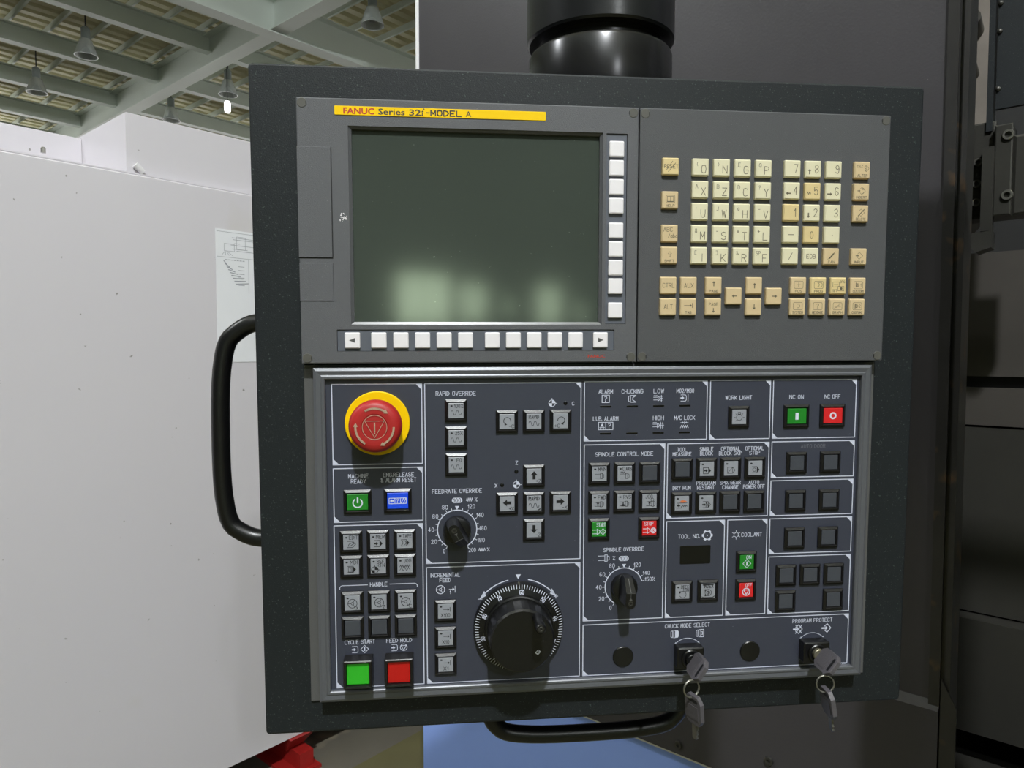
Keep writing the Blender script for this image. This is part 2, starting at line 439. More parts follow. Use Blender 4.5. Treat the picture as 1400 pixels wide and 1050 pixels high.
hpart('cable', fmesh(lambda b: b.tube([(0, 0, .24), (0, 0, 1.68)], .008, 6), 'cable', 'gap'), tl, (-13.885, 7.288, 6.32))

# ------------------------------------------------------------------ the white machine on the left
wm = thing('white_machine', 'large white painted machine cabinet standing left of the control panel', 'machine', (-2.8, .8, 0), None, HALL)
hpart('cabinet', fmesh(lambda b: b.slab(-3.6, -1.6, -2.17, 2.6, .126, 2.01, .012), 'cabinet', 'white_paint'), wm)
hpart('raised_housing', fmesh(lambda b: b.slab(-3.5, .843, -2.2, 2.4, 2.01, 2.19, .004), 'raised_housing', 'white_paint'), wm)
hpart('rear_housing', fmesh(lambda b: b.slab(-3.5, -1.4, -2.55, .842, 2.01, 2.18, .004), 'rear_housing', 'white_paint'), wm)
hpart('top_lip', fmesh(lambda b: b.box(-2.195, -1.58, 2.01, -2.18, 2.58, 2.014), 'top_lip', 'white_paint'), wm)
hpart('plinth', fmesh(lambda b: b.box(-3.5, -1.5, 0, -2.42, 2.5, .126), 'plinth', 'recess_dark'), wm)
hpart('bolt', fmesh(lambda b: b.lathe([(0, 0), (.007, 0), (.007, .013), (.004, .017), (0, .017)], 12), 'bolt', 'steel'), wm, (-2.5, .72, 2.1), None, 'small steel bolt')
hpart('pin', fmesh(lambda b: b.tube([(0, 0, 0), (0, -.022, .018)], .009, 12), 'pin', 'white_bright', 40), wm, (-2.19, .885, 2.022), None, 'short white plastic pin')
b = Ink(w=.0022)
pap = thing('drawing_sheet', 'white paper sheet with printed diagrams taped on the white machine', 'paper', (-2.168, 1.2, 1.55), None, HALL)
hpart('sheet', fmesh(lambda q: q.box(-2.1695, 1.09, 1.46, -2.1685, 1.36, 1.884), 'sheet', 'paper'), pap)
def sheet_print(q):
    k = Ink(w=.0012); random.seed(3)
    k.line([(.004, .008), (.26, .008)]); k.line([(.004, .088), (.26, .088)]); k.line([(.11, .09), (.11, .2)], .001)
    for r in range(10): k.line([(.05 + random.random() * .02, .018 + .006 * r), (.07 + random.random() * .16, .018 + .006 * r)], .0014) if r % 3 else None
    k.rect(.028, .045, .062, .068); k.rect(.07, .02, .1, .06)
    for r in range(9): k.line([(.026 + .005 * r, .1 + .009 * r), (.036 + .009 * r, .112 + .007 * r)], .0028)
    for r in range(7): k.line([(.03 + .01 * r, .096), (.036 + .01 * r, .096)], .0022)
    for r in range(6): k.line([(.075, .115 + .012 * r), (.095, .115 + .012 * r)], .0016)
    for r in range(4): k.line([(.03 + .003 * r, .07), (.02 + .012 * r, .082)], .0012)
    q.v = [(-2.1682, 1.09 + x, 1.884 - y) for x, y, z in k.m.v]; q.f = k.m.f
mat('ink_pale', (158, 160, 168), 0.7)
hpart('printed_diagram', fmesh(sheet_print, 'printed_diagram', 'ink_pale'), pap)
# red jack foot under the white machine
rj = thing('leveling_jack', 'red painted steel leveling foot under the white machine corner', 'jack', (-2.27, 1.37, 0), None, HALL)
hpart('bracket', fmesh(lambda q: q.loft([[(-2.42, 1.335, .06), (-2.21, 1.335, .06), (-2.21, 1.395, .06), (-2.42, 1.395, .06)], [(-2.42, 1.32, .124), (-2.155, 1.32, .124), (-2.155, 1.415, .124), (-2.42, 1.415, .124)]]), 'bracket', 'red_paint'), rj)
hpart('post', fmesh(lambda q: q.box(-2.36, 1.345, .012, -2.14, 1.40, .07), 'post', 'red_paint'), rj)
hpart('foot_plate', fmesh(lambda q: q.box(-2.38, 1.30, 0, -2.12, 1.42, .012), 'foot_plate', 'red_paint'), rj)

# ------------------------------------------------------------------ the lathe behind the control panel
K = 1.25
la = thing('lathe', 'dark grey lathe with blue base and open work area behind the control panel', 'machine', (-.8, 1.5, 0), None, HALL)
hpart('front_cover', fmesh(lambda q: q.box(-1.387, K, .700, -.205, K + .03, 3.0), 'front_cover', 'cover_grey'), la)
def edge(q):
    q.box(-1.398, K - .002, .692, -1.387, K + .03, 3.0); q.box(-1.398, K - .002, .692, -.205, K + .03, .700)
hpart('edge_strip', fmesh(edge, 'edge_strip', 'white_edge'), la, label='thin white edge strip')
hpart('lower_plate', fmesh(lambda q: q.loft([[(-1.2, K - .012, .702), (-.19, K - .012, .702), (-.19, K, .702), (-1.2, K, .702)], [(-1.2, K - .012, .938), (-.19, K - .012, .938), (-.19, K, .95), (-1.2, K, .95)]]), 'lower_plate', 'cover_grey'), la)
hpart('base_panel', fmesh(lambda q: q.box(-1.40, K + .012, .05, .6, K + .06, .692), 'base_panel', 'blue_paint'), la, label='light blue painted base panel')
def jamb(q):
    q.box(-.205, K - .006, .2, -.190, K + .05, 3.0); q.box(-.190, K - .001, .2, -.183, K + .05, 3.0); q.box(-.183, K - .008, .2, -.176, K + .06, 3.0)
hpart('door_jamb', fmesh(jamb, 'door_jamb', 'jamb'), la)
hpart('jamb_bracket', fmesh(lambda q: q.loft([[(-.187, K - .014, z0), (-.166, K - .014, z1), (-.166, K - .008, z1), (-.187, K - .008, z0)] for z0, z1 in ((.2, .2), (.992, .95))]), 'jamb_bracket', 'jamb'), la)
for (x, z) in ((-.45, .759), (-.628, .722), (-.277, .985)):
    hpart('cover_bolt', fmesh(lambda q: q.lathe([(0.0035, .002), (.0035, .0045), (.007, .0045), (.008, 0)], 14), 'cover_bolt', 'steel_dark', 40), la, (x, K - (.012 if z < .95 else 0), z), (PI / 2, 0, 0))
hpart('added_shade_slab', fmesh(lambda q: (q.box(-.045, .90, .75, .26, .94, 2.13), q.box(-.045, .94, .75, -.03, .97, 2.13)), 'added_shade_slab', 'cover_grey'), la, label='unseen slab added to shade the front cover')  # added out of view; its shadow darkens the right side of the front cover
hpart('added_slab_rail', fmesh(lambda q: q.box(-.045, .905, 2.13, 1.0, .945, 2.16), 'added_slab_rail', 'steel_dark'), la)  # rail added along with the unseen shading slab below it
# inside the open work area
B1 = 1.7
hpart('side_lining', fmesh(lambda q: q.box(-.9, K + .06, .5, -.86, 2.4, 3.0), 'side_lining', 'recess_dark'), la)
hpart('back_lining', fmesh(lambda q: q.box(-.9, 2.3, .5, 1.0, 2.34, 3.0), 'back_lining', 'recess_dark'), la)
hpart('way_cover', fmesh(lambda q: q.box(-.85, B1, 1.446, .9, B1 + .4, 1.695), 'way_cover', 'way_cover'), la)
hpart('way_cover', fmesh(lambda q: q.box(-.85, B1 + .02, 1.415, .9, B1 + .4, 1.446), 'way_cover', 'recess_dark'), la, label='dark gap strip')
hpart('way_cover', fmesh(lambda q: q.box(-.85, B1 - .004, 1.347, .9, B1 + .4, 1.423), 'way_cover', 'way_cover'), la)
hpart('chip_guard', fmesh(lambda q: q.loft([[(-.85, B1 - .02, .967), (.9, B1 - .02, .967), (.9, B1 + .3, .967), (-.85, B1 + .3, .967)], [(-.85, B1, 1.343), (.9, B1, 1.343), (.9, B1 + .3, 1.343), (-.85, B1 + .3, 1.343)]]), 'chip_guard', 'steel_dark'), la)
hpart('chip_guard', fmesh(lambda q: q.box(-.85, B1 - .06, .733, .9, B1 + .3, .963), 'chip_guard', 'steel_dark'), la)
hpart('chip_tray', fmesh(lambda q: q.box(-.85, K + .06, .62, .9, B1 + .3, .66), 'chip_tray', 'steel_dark'), la)
# turret with tool holder
T0 = 1.45
def tur(q):
    q.slab(-.27, 1.725, -.164, 1.887, 0, .05, .003); q.slab(-.1638, 1.725, -.139, 1.875, 0, .065, .002); q.slab(-.1388, 1.725, -.05, 1.858, 0, .05, .004)
    q.v = [(x, T0 + .05 - z, y) for x, y, z in q.v]
turret = hpart('turret', fmesh(tur, 'turret', 'steel_dark'), la)
for (x, z, r, yy) in ((-.207, 1.876, .009, 0), (-.145, 1.856, .009, .015), (-.188, 1.821, .007, 0), (-.189, 1.785, .007, 0), (-.189, 1.753, .007, 0), (-.205, 1.772, .009, 0), (-.144, 1.757, .009, .015)):
    o = bpy.data.objects.new('socket_screw', fmesh(lambda q: q.lathe([(0, -.001), (r * .5, -.001), (r * .55, .004), (r * .9, .004), (r, .002), (r, 0)], 16), 'socket_screw', 'steel', 35)); COL.objects.link(o)
    o.parent = turret; o.location = (x, T0 - yy, z); o.rotation_euler = (PI / 2, 0, 0)
hpart('tool_shank', fmesh(lambda q: q.box(-.180, T0 - .022, 1.70, -.163, T0, 1.84), 'tool_shank', 'steel_dark'), la)
hpart('tool_tip', fmesh(lambda q: q.hull([(x, y, z) for y in (T0 - .024, T0 + .02) for x, z in ((-.199, 1.697), (-.163, 1.70), (-.163, 1.672), (-.185, 1.665), (-.198, 1.68))]), 'tool_tip', 'steel_dark'), la)
hpart('turret_disc', fmesh(lambda q: q.lathe([(.0, 0), (.10, 0), (.11, .01), (.11, .1), (0, .1)], 40, (0, 0, 0)), 'turret_disc', 'steel_dark', 40), la, (-.29, 1.62, 1.80), (PI / 2, 0, 0))
hpart('rear_plate', fmesh(lambda q: q.box(-.5, 1.80, 1.97, -.212, 1.83, 3.0), 'rear_plate', 'steel_plate'), la, label='bare steel plate')
for z, r in ((2.176, .02), (2.086, .014)):
    hpart('pipe_stub', fmesh(lambda q: q.tube([(0, 0, 0), (0, -.05, .01)], r, 18), 'pipe_stub', 'steel_dark', 40), la, (-.25, 1.80, z))
hpart('hose', fmesh(lambda q: q.tube(smooth_path([(-.262, 1.74, 1.90), (-.262, 1.73, 2.02), (-.265, 1.74, 2.10), (-.30, 1.76, 2.16)]), .017, 14), 'hose', 'tube_black', 60), la, label='black rubber hose')
def guard(q):
    q.box(-.166, T0, 1.906, -.06, T0 + .01, 3.0); q.box(-.178, T0 - .004, 1.87, -.169, T0 + .03, 3.0)
gd = hpart('guard_sheet', fmesh(guard, 'guard_sheet', 'enclosure'), la)
for z in (2.08, 2.034, 1.939):
    o = bpy.data.objects.new('rivet', fmesh(lambda q: q.lathe([(.0045, 0), (.004, .003), (.002, .0045), (0, .005)], 12), 'rivet', 'steel_dark', 40)); COL.objects.link(o)
    o.parent = gd; o.location = (-.1635, T0, z); o.rotation_euler = (PI / 2, 0, 0)

# =================================================================== CONTROL PANEL
ZE, ZP, ZF = -12.0, -10.0, -2.0
# ---- enclosure
en = thing('pendant_enclosure', 'dark charcoal sheet metal box that carries the control panel', 'enclosure', (260, -552, -67))
q = MB(); q.slab(-40.8, -552.2, 560.5, 30.4, -182, ZE - .3, 1.6, 3.5)
part('housing', q.mesh('housing', 'enclosure', smooth=25), en)
def handle(path, label):
    q = MB(); q.tube(smooth_path(path, 3, .22), 8.2, 20)
    h = part('grab_handle', q.mesh('grab_handle', 'black_plastic', smooth=60), en, label=label)
handle([(-38, -184, -62), (-60, -185, -62), (-86, -207, -62), (-88, -369, -62), (-62, -387, -62), (-38, -388, -62)], 'black grab handle on the left side')
handle([(160, -548, -62), (162, -578, -62), (183, -597, -62), (338, -597, -62), (359, -578, -62), (361, -548, -62)], 'black grab handle under the bottom edge')
q = MB(); q.hull([(x, y, z) for z in (-112, -92) for x, y in ((388, 29), (448, 29), (448, 40), (444, 47), (436, 49), (420, 44))])
part('mounting_lug', q.mesh('mounting_lug', 'enclosure', smooth=30), en)

# ---- support arm
sa_ = thing('support_arm', 'black tubular swivel arm standing on top of the enclosure', 'support arm', (275.3, 30.4, -92))
c = (275.3, 0, -92)
q = MB(); q.lathe([(69.7, 32), (69.7, 71.5), (68.2, 74.5), (60, 74.5), (60, 86)], 72, c, 'y'); part('swivel_flange', q.mesh('swivel_flange', 'flange_steel', smooth=35), sa_)
q = MB(); q.lathe([(60, 85), (69.5, 85), (71.5, 87), (71.5, 1100)], 72, c, 'y'); part('upper_tube', q.mesh('upper_tube', 'tube_black', smooth=35), sa_)
q = MB(); q.lathe([(76, 30.4), (76, 32.5), (60, 32.5)], 72, c, 'y'); part('foot_ring', q.mesh('foot_ring', 'flange_steel', smooth=35), sa_)
q = MB(); q.lathe([(0, 0), (5.5, 0), (5.5, 8), (4.6, 9), (2.6, 9), (2.6, 5), (0, 5)], 20, (0, 0, 0), 'y'); bolt = q.mesh('flange_bolt', 'flange_steel', smooth=35)
for x, z in ((222, -44), (346, -50), (222, -140), (340, -140)): part('flange_bolt', bolt, sa_, (x, 30.4, z))

# ---- display unit
du = thing('display_unit', 'grey display unit with dark screen and white soft keys', 'display', (145, -220, ZE))
q = MB(); q.holes(0, -220, 289.4, 0, ZE, 0, [(41.6, -187, 258, -22), (261.2, -186.4, 279.6, -22.4), (29.6, -209.8, 269.6, -191.3)], .8)
part('bezel', q.mesh('bezel', 'bezel'), du)
q = MB()
o_ = [(41.6, -187), (258, -187), (258, -22), (41.6, -22)]; i_ = [(44.2, -184.8), (255.6, -184.8), (255.6, -24.4), (44.2, -24.4)]
q.loft([[(*p, -.9) for p in o_], [(*p, -2.1) for p in i_], [(*p, -4.6) for p in i_]], False, False)
part('screen_rim', q.mesh('screen_rim', 'rim_grey'), du)
q = MB(); q.box(42, -186.8, -8, 257.6, -22.2, -4.5); part('screen', q.mesh('screen', 'screen'), du, label='dark greenish glass screen, switched off')
for a, r in (((261.2, -186.4, 279.6, -22.4), 0), ((29.6, -209.8, 269.6, -191.3), 1)):
    q = MB(); q.box(a[0] + .3, a[1] + .3, -8, a[2] - .3, a[3] - .3, -1.1); part('key_strip', q.mesh('key_strip', 'strip'), du)
q = MB(); q.slab(-6.4, -6.7, 6.4, 6.7, -1.5, 1.5, .9, 1.0); sk = q.mesh('soft_key', 'softkey')
for y in (-35.7, -51.9, -68.0, -84.1, -105.2, -121.3, -137.4, -153.4, -174.4): part('soft_key', sk, du, (270.0, y, 0))
HK = (42.5, 64.7, 83.3, 101.7, 120.1, 138.5, 161.7, 180.0, 198.2, 216.5, 234.8, 257.0)
for n, x in enumerate(HK):
    o = part('soft_key', sk, du, (x, -200.5, 0))
    if n in (0, 11):
        k = Ink(); s = -1 if n == 0 else 1; k.z = 1.55
        k.fill([(2.8 * s, 0), (-2.2 * s, 2.0), (-2.2 * s, -2.0)][::s]); part('arrow_print', k.mesh('arrow_print', 'ink_grey'), o)
q = MB(); q.slab(31, -13.5, 208, -6.2, 0, .5, .15, .6); ns = part('name_strip', q.mesh('name_strip', 'yellow'), du, label='yellow strip with the lettering FANUC Series 32i-MODEL A')
def bfont(text, x, y, z, h, width, m, name, parent, bold=0.0, shear=0.0):
    cu = bpy.data.curves.new('t', 'FONT'); cu.body = text; cu.offset = bold; cu.shear = shear; cu.resolution_u = 2
    ob = bpy.data.objects.new('t', cu); COL.objects.link(ob); bpy.context.view_layer.update()
    dg = bpy.context.evaluated_depsgraph_get(); me = bpy.data.meshes.new_from_object(ob.evaluated_get(dg)); bpy.data.objects.remove(ob)
    xs = [v.co.x for v in me.vertices]; ys = [v.co.y for v in me.vertices]
    sx = width / (max(xs) - min(xs)); sy = h / 0.729
    x0 = min(xs)
    for v in me.vertices: v.co = Vector(((x + (v.co.x - x0) * sx) * MM, (y + v.co.y * sy) * MM, z * MM))
    me.name = name; me.materials.clear(); me.materials.append(MATS[m]); me.update()
    return part(name, me, parent)
bfont('FANUC', 38.2, -12.4, .56, 5.0, 25.4, 'ink_red', 'lettering', ns, .03)
bfont('Series', 66.8, -12.4, .56, 5.0, 22, 'ink_dark', 'lettering', ns, .018)
bfont('32', 92.4, -12.4, .56, 5.0, 9.8, 'ink_dark', 'lettering', ns, .02)
k = Ink(w=.75); k.z = .56; k.line([(103.2, -8.9), (104.1, -8.6), (103.0, -12.2), (103.9, -12.0)]); k.line([(102.6, -9.5), (103.6, -8.8)], .4); k.disc(104.7, -6.95, .55)
k.line([(106.6, -9.9), (109.2, -9.9)], .8)
part('lettering', k.mesh('lettering', 'ink_dark'), ns)
k = Ink(w=.8); k.z = .56; k.text('MODEL', 123.2, -10.0, 25.4, 4.3, 1.05); part('lettering', k.mesh('lettering', 'ink_dark'), ns)
bfont('A', 139.6, -12.15, .56, 4.6, 4.8, 'ink_dark', 'lettering', ns, .01)
bfont('FANUC', 246, -216.0, .06, 2.6, 15.4, 'ink_red', 'small_lettering', du, .02)
q = MB(); q.slab(-.2, -131, 27.2, -40, -1, .9, .25); part('card_slot_door', q.mesh('card_slot_door', 'bezel'), du)
q = MB(); q.box(27.2, -131.6, -1, 27.9, -40, .12); q.box(-.2, -131.6, -1, 27.9, -131, .12); part('door_gap', q.mesh('door_gap', 'gap'), du)
q = MB(); q.slab(-.1, -167.3, 27.3, -135.7, -1, .35, .2); part('port_cover', q.mesh('port_cover', 'bezel'), du)
k = Ink(w=.25); k.z = .1; k.line([(0, -167.6), (27.6, -167.6), (27.6, -135.7)]); part('cover_gap', k.mesh('cover_gap', 'ink_black'), du)
k = Ink(); k.z = .08; random.seed(5)
for _ in range(26):
    a, r = random.random() * 6.28, random.random() ** .7 * 3.4; k.disc(36.0 + r * math.cos(a), -97.6 + r * 1.1 * math.sin(a), .25 + .4 * random.random(), n=6)
part('paint_scuff', k.mesh('paint_scuff', 'softkey'), du, label='small white paint scuff')
q = MB(); q.lathe([(4.0, -1), (4.0, .1), (3.7, .3), (0, .3)], 28); plug = q.mesh('corner_plug', 'cap_plug', smooth=30)
def corner_plug(par, x, y, s):
    o = part('corner_plug', plug, par, (x, y, 0)); k = Ink(w=.8); k.z = .36; k.line([(3.5 * s, 1.1), (3.5 * s, -1.2)]); part('slit', k.mesh('slit', 'ink_black'), o)
for x, y, s in ((4.6, -4.4, 1), (284.6, -4.6, -1), (4.8, -215.4, 1), (284.6, -215.4, -1)): corner_plug(du, x, y, s)

# ---- keyboard unit
ku = thing('keyboard_unit', 'grey keyboard unit with cream and tan square keys', 'keyboard', (406, -220, ZE))
q = MB(); q.slab(290.6, -220, 521, 0, ZE, 0, .8, 1.3); part('faceplate', q.mesh('faceplate', 'keyplate'), ku)
for x, y, s in ((295.2, -4.8, 1), (516.4, -4.6, -1), (294.9, -215.4, 1), (516.2, -215.2, -1)): corner_plug(ku, x, y, s)
def keymesh(m):
    q = MB(); R_ = lambda d, r: rrect(-7.6 + d, -7.7 + d, 7.6 - d, 7.7 - d, r, 2)
    q.loft([[(x, y, -.5) for x, y in R_(0, .9)], [(x, y, 2.3) for x, y in R_(.25, .8)], [(x, y, 3.2) for x, y in R_(1.15, .4)]])
    return q.mesh('key', m)
KM = {m: keymesh(m) for m in ('key_cream', 'key_tan', 'key_yellowed')}
def arrow(k, cx, cy, ang, L=4.2, w=.9, hd=1.5, outline=False):
    ca, sa = math.cos(ang), math.sin(ang)
    P = [(-L / 2, -w / 2), (L / 2 - hd, -w / 2), (L / 2 - hd, -hd * .85), (L / 2, 0), (L / 2 - hd, hd * .85), (L / 2 - hd, w / 2), (-L / 2, w / 2)]
    P = [(cx + x * ca - y * sa, cy + x * sa + y * ca) for x, y in P]
    if outline: k.line(P + [P[0]], .3)
    else:
        k.fill([P[0], P[1], P[5], P[6]]); k.fill([P[2], P[3], P[4]])
UP, DN, LT, RT = PI / 2, -PI / 2, PI, 0
def big_small(m, s=''):
    def f(k):
        k.text(m, 2.6, -1.7, 5.0 if m != 'I' else .5, 6.6, .55)
        if s: k.text(s, -3.4, 2.6, 3.0 if len(s) == 1 else 4.4, 3.4, .38) if s not in "'." else k.text(s, -3.2, 2.4, .4, 1.4, .4)
    return f
def num(m, a=None):
    def f(k):
        k.text(m, 3.0, .2, 4.8, 7.0, .55)
        if a == 'z': k.line([(-5.4, -2.4), (-4.8, -.6), (-4, -3), (-3.2, -.8), (-2.5, -3), (-2, -1.4)], .45)
        elif a is not None: arrow(k, -3.6, -2.2, a, 4.6, 1.1, 1.7)
    return f
def word(t, wd, cy=0, h=3.8): return lambda k: k.text(t, 0, cy, wd, h, .42)
def cap_icon(t, wd, fn):
    def f(k): k.text(t, 0, -4.9, wd, 2.1, .36); fn(k)
    return f
def screen_box(fn):
    def f(k): k.line([(x, y) for x, y in rrect(-4.2, -2.6, 4.2, 4.0, 1.0, 2)] + [rrect(-4.2, -2.6, 4.2, 4.0, 1.0, 2)[0]], .32); fn(k)
    return f
def pencil(k): k.line([(-3.6, -2.8), (3.6, 4.4)], .3); k.line([(-2.2, -2), (1.2, 2.2), (2.4, 3.0), (1.6, 1.6), (-1.6, -1.8)], .7)
def diamond(k): k.line([(-1.6, 2.4), (0, 4.0), (3.4, .8), (0, -2.4), (-1.6, -.8)], .32)
def ins(k): diamond(k); arrow(k, -2.6, .8, RT, 2.8, .7, 1.1); k.arc(1.0, 2.6, .8, w=.3); k.arc(1.0, -.8, .8, w=.3)
def dele(k): diamond(k); k.line([(-2.6, -2.2), (3, 3.6)], .8)
KEYS = []
def key(x, y, m, fn, label): KEYS.append((x, y, m, fn, label))
C_, T_, Y_ = 'key_cream', 'key_tan', 'key_yellowed'
LX = (344.5, 363.7, 382.8, 401.9); RY = (-49.9, -69.1, -88.1, -107.3, -126.4); NX = (428.6, 447.8, 467.1)
for r, row in enumerate((('O(', 'N)', 'GE', 'PQ'), ('XA', 'ZB', 'CD', 'Y?'), ("U'", 'WJ', 'H@', 'V-'), ('M#', 'S=', 'T*', 'L+'), ('I[', 'K]', 'R&', 'FSP'))):
    for x, s in zip(LX, row): key(x, RY[r], C_, big_small(s[0], s[1:]), 'cream key %s' % s[0])
for x, n_, a, m in zip(NX * 3, '789456123', (None, UP, None, LT, 'z', RT, None, DN, None), (C_, C_, C_, C_, Y_, C_, Y_, C_, C_)):
    key(x, RY['789456123'.index(n_) // 3] + .4, m, num(n_, a), 'cream key %s' % n_)
key(NX[0], RY[3] + .4, C_, lambda k: k.line([(-2.4, -.2), (2.4, -.2)], .6), 'cream minus key')
key(NX[1], RY[3] + .4, Y_, lambda k: k.text('0', 0, -.4, 4.6, 6.2, .55), 'yellowed key 0')
key(NX[2], RY[3] + .4, C_, lambda k: k.disc(0, -.5, .55), 'cream point key')
key(NX[0], RY[4] + .4, C_, lambda k: k.line([(-1.6, -3), (1.6, 3)], .5), 'cream slash key')
key(NX[1], RY[4] + .4, C_, word('EOB', 8.4), 'cream key EOB')
key(NX[2], RY[4] + .4, T_, cap_icon('CAN', 6, pencil), 'tan key CAN')
key(317.6, -49.9, Y_, lambda k: (k.text('RESET', .3, 0, 12.4, 3.2, .42), k.line([(-4.2, -3.4), (1.6, 4.6)], .4), k.line([(-2.4, -4.6), (4.2, 3.0)], .4)), 'yellowed key RESET')
key(317.5, -78.6, T_, cap_icon('HELP', 7.4, lambda k: (k.line(rrect(-4, -2.6, 4, 4, 1, 2) + [rrect(-4, -2.6, 4, 4, 1, 2)[0]], .32), k.rect(-2.8, -1.2, 2.8, 3, .4), k.line([(0, -1.2), (0, 3)], .32), k.line([(-2.8, -1.5), (2.8, -1.5)], .7))), 'tan key HELP')
key(317.5, -107.3, T_, lambda k: (k.text('ABC', -1.6, 3.2, 8, 3.4, .4), k.text('/abc', 2.6, -2.2, 8, 3.4, .4)), 'tan key ABC/abc')
key(317.4, -126.4, T_, cap_icon('SHIFT', 8.6, lambda k: arrow(k, .4, 1, UP, 4.6, 1.2, 1.9, True)), 'tan key SHIFT')
key(317.1, -152.6, T_, word('CTRL', 10.6), 'tan key CTRL'); key(335.5, -152.6, T_, word('AUX', 8.4), 'tan key AUX')
key(317.1, -171.4, T_, word('ALT', 7.6), 'tan key ALT')
key(335.4, -171.4, T_, cap_icon('TAB', 5.4, lambda k: (arrow(k, -.4, 1.2, RT, 7, .4, 1.6), k.line([(3.6, -.8), (3.6, 3.2)], .5))), 'tan key TAB')
key(358.3, -152.5, T_, cap_icon('PAGE', 8, lambda k: arrow(k, 0, 1.6, UP, 4.6, .8, 1.7)), 'tan key page up')
key(358.3, -171.3, T_, lambda k: (k.text('PAGE', 0, 2.2, 8, 2.6, .36), arrow(k, 0, -3.2, DN, 4.2, .8, 1.7)), 'tan key page down')
key(377.0, -161.7, T_, lambda k: arrow(k, .4, 0, LT, 4.6, .8, 1.7), 'tan left arrow key'); key(414.3, -161.7, T_, lambda k: arrow(k, .4, 0, RT, 4.6, .8, 1.7), 'tan right arrow key')
key(395.7, -152.4, T_, lambda k: arrow(k, .2, 0, UP, 4.8, .8, 1.8), 'tan up arrow key'); key(395.7, -171.3, T_, lambda k: arrow(k, .2, 0, DN, 4.8, .8, 1.8), 'tan down arrow key')
key(493.8, -49.2, T_, cap_icon('ALTER', 9.4, lambda k: (k.text('CALC', -2.6, 3.0, 5.4, 1.8, .3), k.line([(2.4, 4.2), (4.0, 3.6), (6.0, 1.4), (3.8, -1.4), (2.0, -.6)], .32), k.arc(2.8, 2.4, 1.0, w=.3), k.arc(3.0, .2, .8, w=.3))), 'tan key ALTER')
key(493.7, -68.4, T_, cap_icon('INSERT', 9.8, ins), 'tan key INSERT'); key(493.6, -87.6, T_, cap_icon('DELETE', 9, dele), 'tan key DELETE')
key(493.4, -125.9, T_, cap_icon('INPUT', 8.4, lambda k: (diamond(k), arrow(k, -1.8, .8, RT, 3, .8, 1.2))), 'tan key INPUT')
for n, (t, wd, fn) in enumerate((('POS', 6.2, lambda k: (k.line([(-2, .8), (2, .8)], .35), k.line([(0, -1.2), (0, 2.8)], .35))), ('PROG', 7.8, lambda k: (k.arc(-1.2, .8, 1.8, 0, 180, .4), k.line([(-.2, 2.8), (2.6, 2.8), (3.6, .8), (2.6, -1.2), (-.2, -1.2)], .32))), ('', 0, None), ('CUSTOM1', 10, lambda k: (k.line([(-2.2, -1.2), (-2.2, 2.8), (0, .8), (-2.2, -1.2)], .5), k.arc(-.6, .8, 1.3, w=.4), k.text('1', 2.4, .8, 1, 2.6, .32))))):
    x = 437.0 + 18.85 * n
    if t: key(x, -152.1, Y_ if t == 'PROG' else T_, cap_icon(t, wd, screen_box(fn)), 'tan key ' + t)
    else: key(x, -152.1, Y_, lambda k: (k.rect(-5.4, -1.0, .6, 3.4, .35), k.line([(-4.4, 1), (-.4, 1)], .5), k.text('OFS', 3.6, 3.6, 4.6, 2, .32), k.rect(-.6, -4.4, 5.2, -.6, .35), k.disc(2.6, -2.4, 1.2), k.text('SET', -3.4, -4.4, 4.2, 2.2, .32)), 'yellowed key OFS SET')
for n, (t, wd, fn) in enumerate((('SYSTEM', 9.6, lambda k: (k.arc(.2, .8, 1.7, -40, 200, .35))), ('MESSAGE', 9.8, lambda k: k.text('?', 0, .8, 2.2, 4.2, .38)), ('GRAPH', 9.2, lambda k: (k.line([(-3.2, -1), (-.6, -.2), (-.2, 1.2), (1.2, 1.2), (1.4, 3), (3, 3)], .35), k.line([(-3, 0), (3, 0)], .25))), ('CUSTOM2', 10, lambda k: (k.line([(-2.2, -1.2), (-2.2, 2.8), (0, .8), (-2.2, -1.2)], .5), k.arc(-.6, .8, 1.3, w=.4), k.text('2', 2.4, .8, 1.8, 2.6, .32))))):
    key(436.7 + 18.85 * n, -171.1, T_, cap_icon(t, wd, screen_box(fn)), 'tan key ' + t)
for x, y, m, fn, lb in KEYS:
    o = part('key', KM[m], ku, (x, y, 0), label=lb)
    k = Ink(w=.42); k.z = 3.24; fn(k); part('key_legend', k.mesh('key_legend', 'ink_key'), o)

# ---- operation panel
op = thing('operation_panel', 'dark blue grey operation panel with push buttons, dials and handwheel', 'operation panel', (260, -518, ZE))
q = MB(); q.box(-.3, -521.6, ZE, 520, -222, ZP); part('back_plate', q.mesh('back_plate', 'back_plate'), op)
PROF = [(0, ZP), (0, .5), (2.4, 1.8), (6.0, 1.2), (7.2, 1.85), (8.9, 1.85), (9.7, 1.15), (9.9, ZF)]
q = MB(); X0, Y0, X1, Y1 = 9.1, -518, 511, -224
rr = [[(X0 + d, Y0 + d, z), (X1 - d, Y0 + d, z), (X1 - d, Y1 - d, z), (X0 + d, Y1 - d, z)] for d, z in PROF]
q.loft(rr, False, False); part('frame', q.mesh('frame', 'frame_metal'), op)
q = MB(); q.box(18, -509.8, ZP, 502.4, -232.6, ZF); q.v = [(x, (-509.4 if y < -500 else y), z) for x, y, z in q.v]
part('faceplate', q.mesh('faceplate', 'face'), op)
ZI = ZF + .06
def border(x0, y0, x1, y1):
    k = Ink(w=.75); k.z = ZI; k.rect(x0, y1, x1, y0); c = 4.6
    k.fill([(x1, y0), (x1 - c * 1.15, y0), (x1, y0 - c * 1.15)][::1]); k.fill([(x0, y1), (x0 + c * 1.15, y1), (x0, y1 + c * 1.15)])
    part('section_border', k.mesh('section_border', 'ink_white'), op)
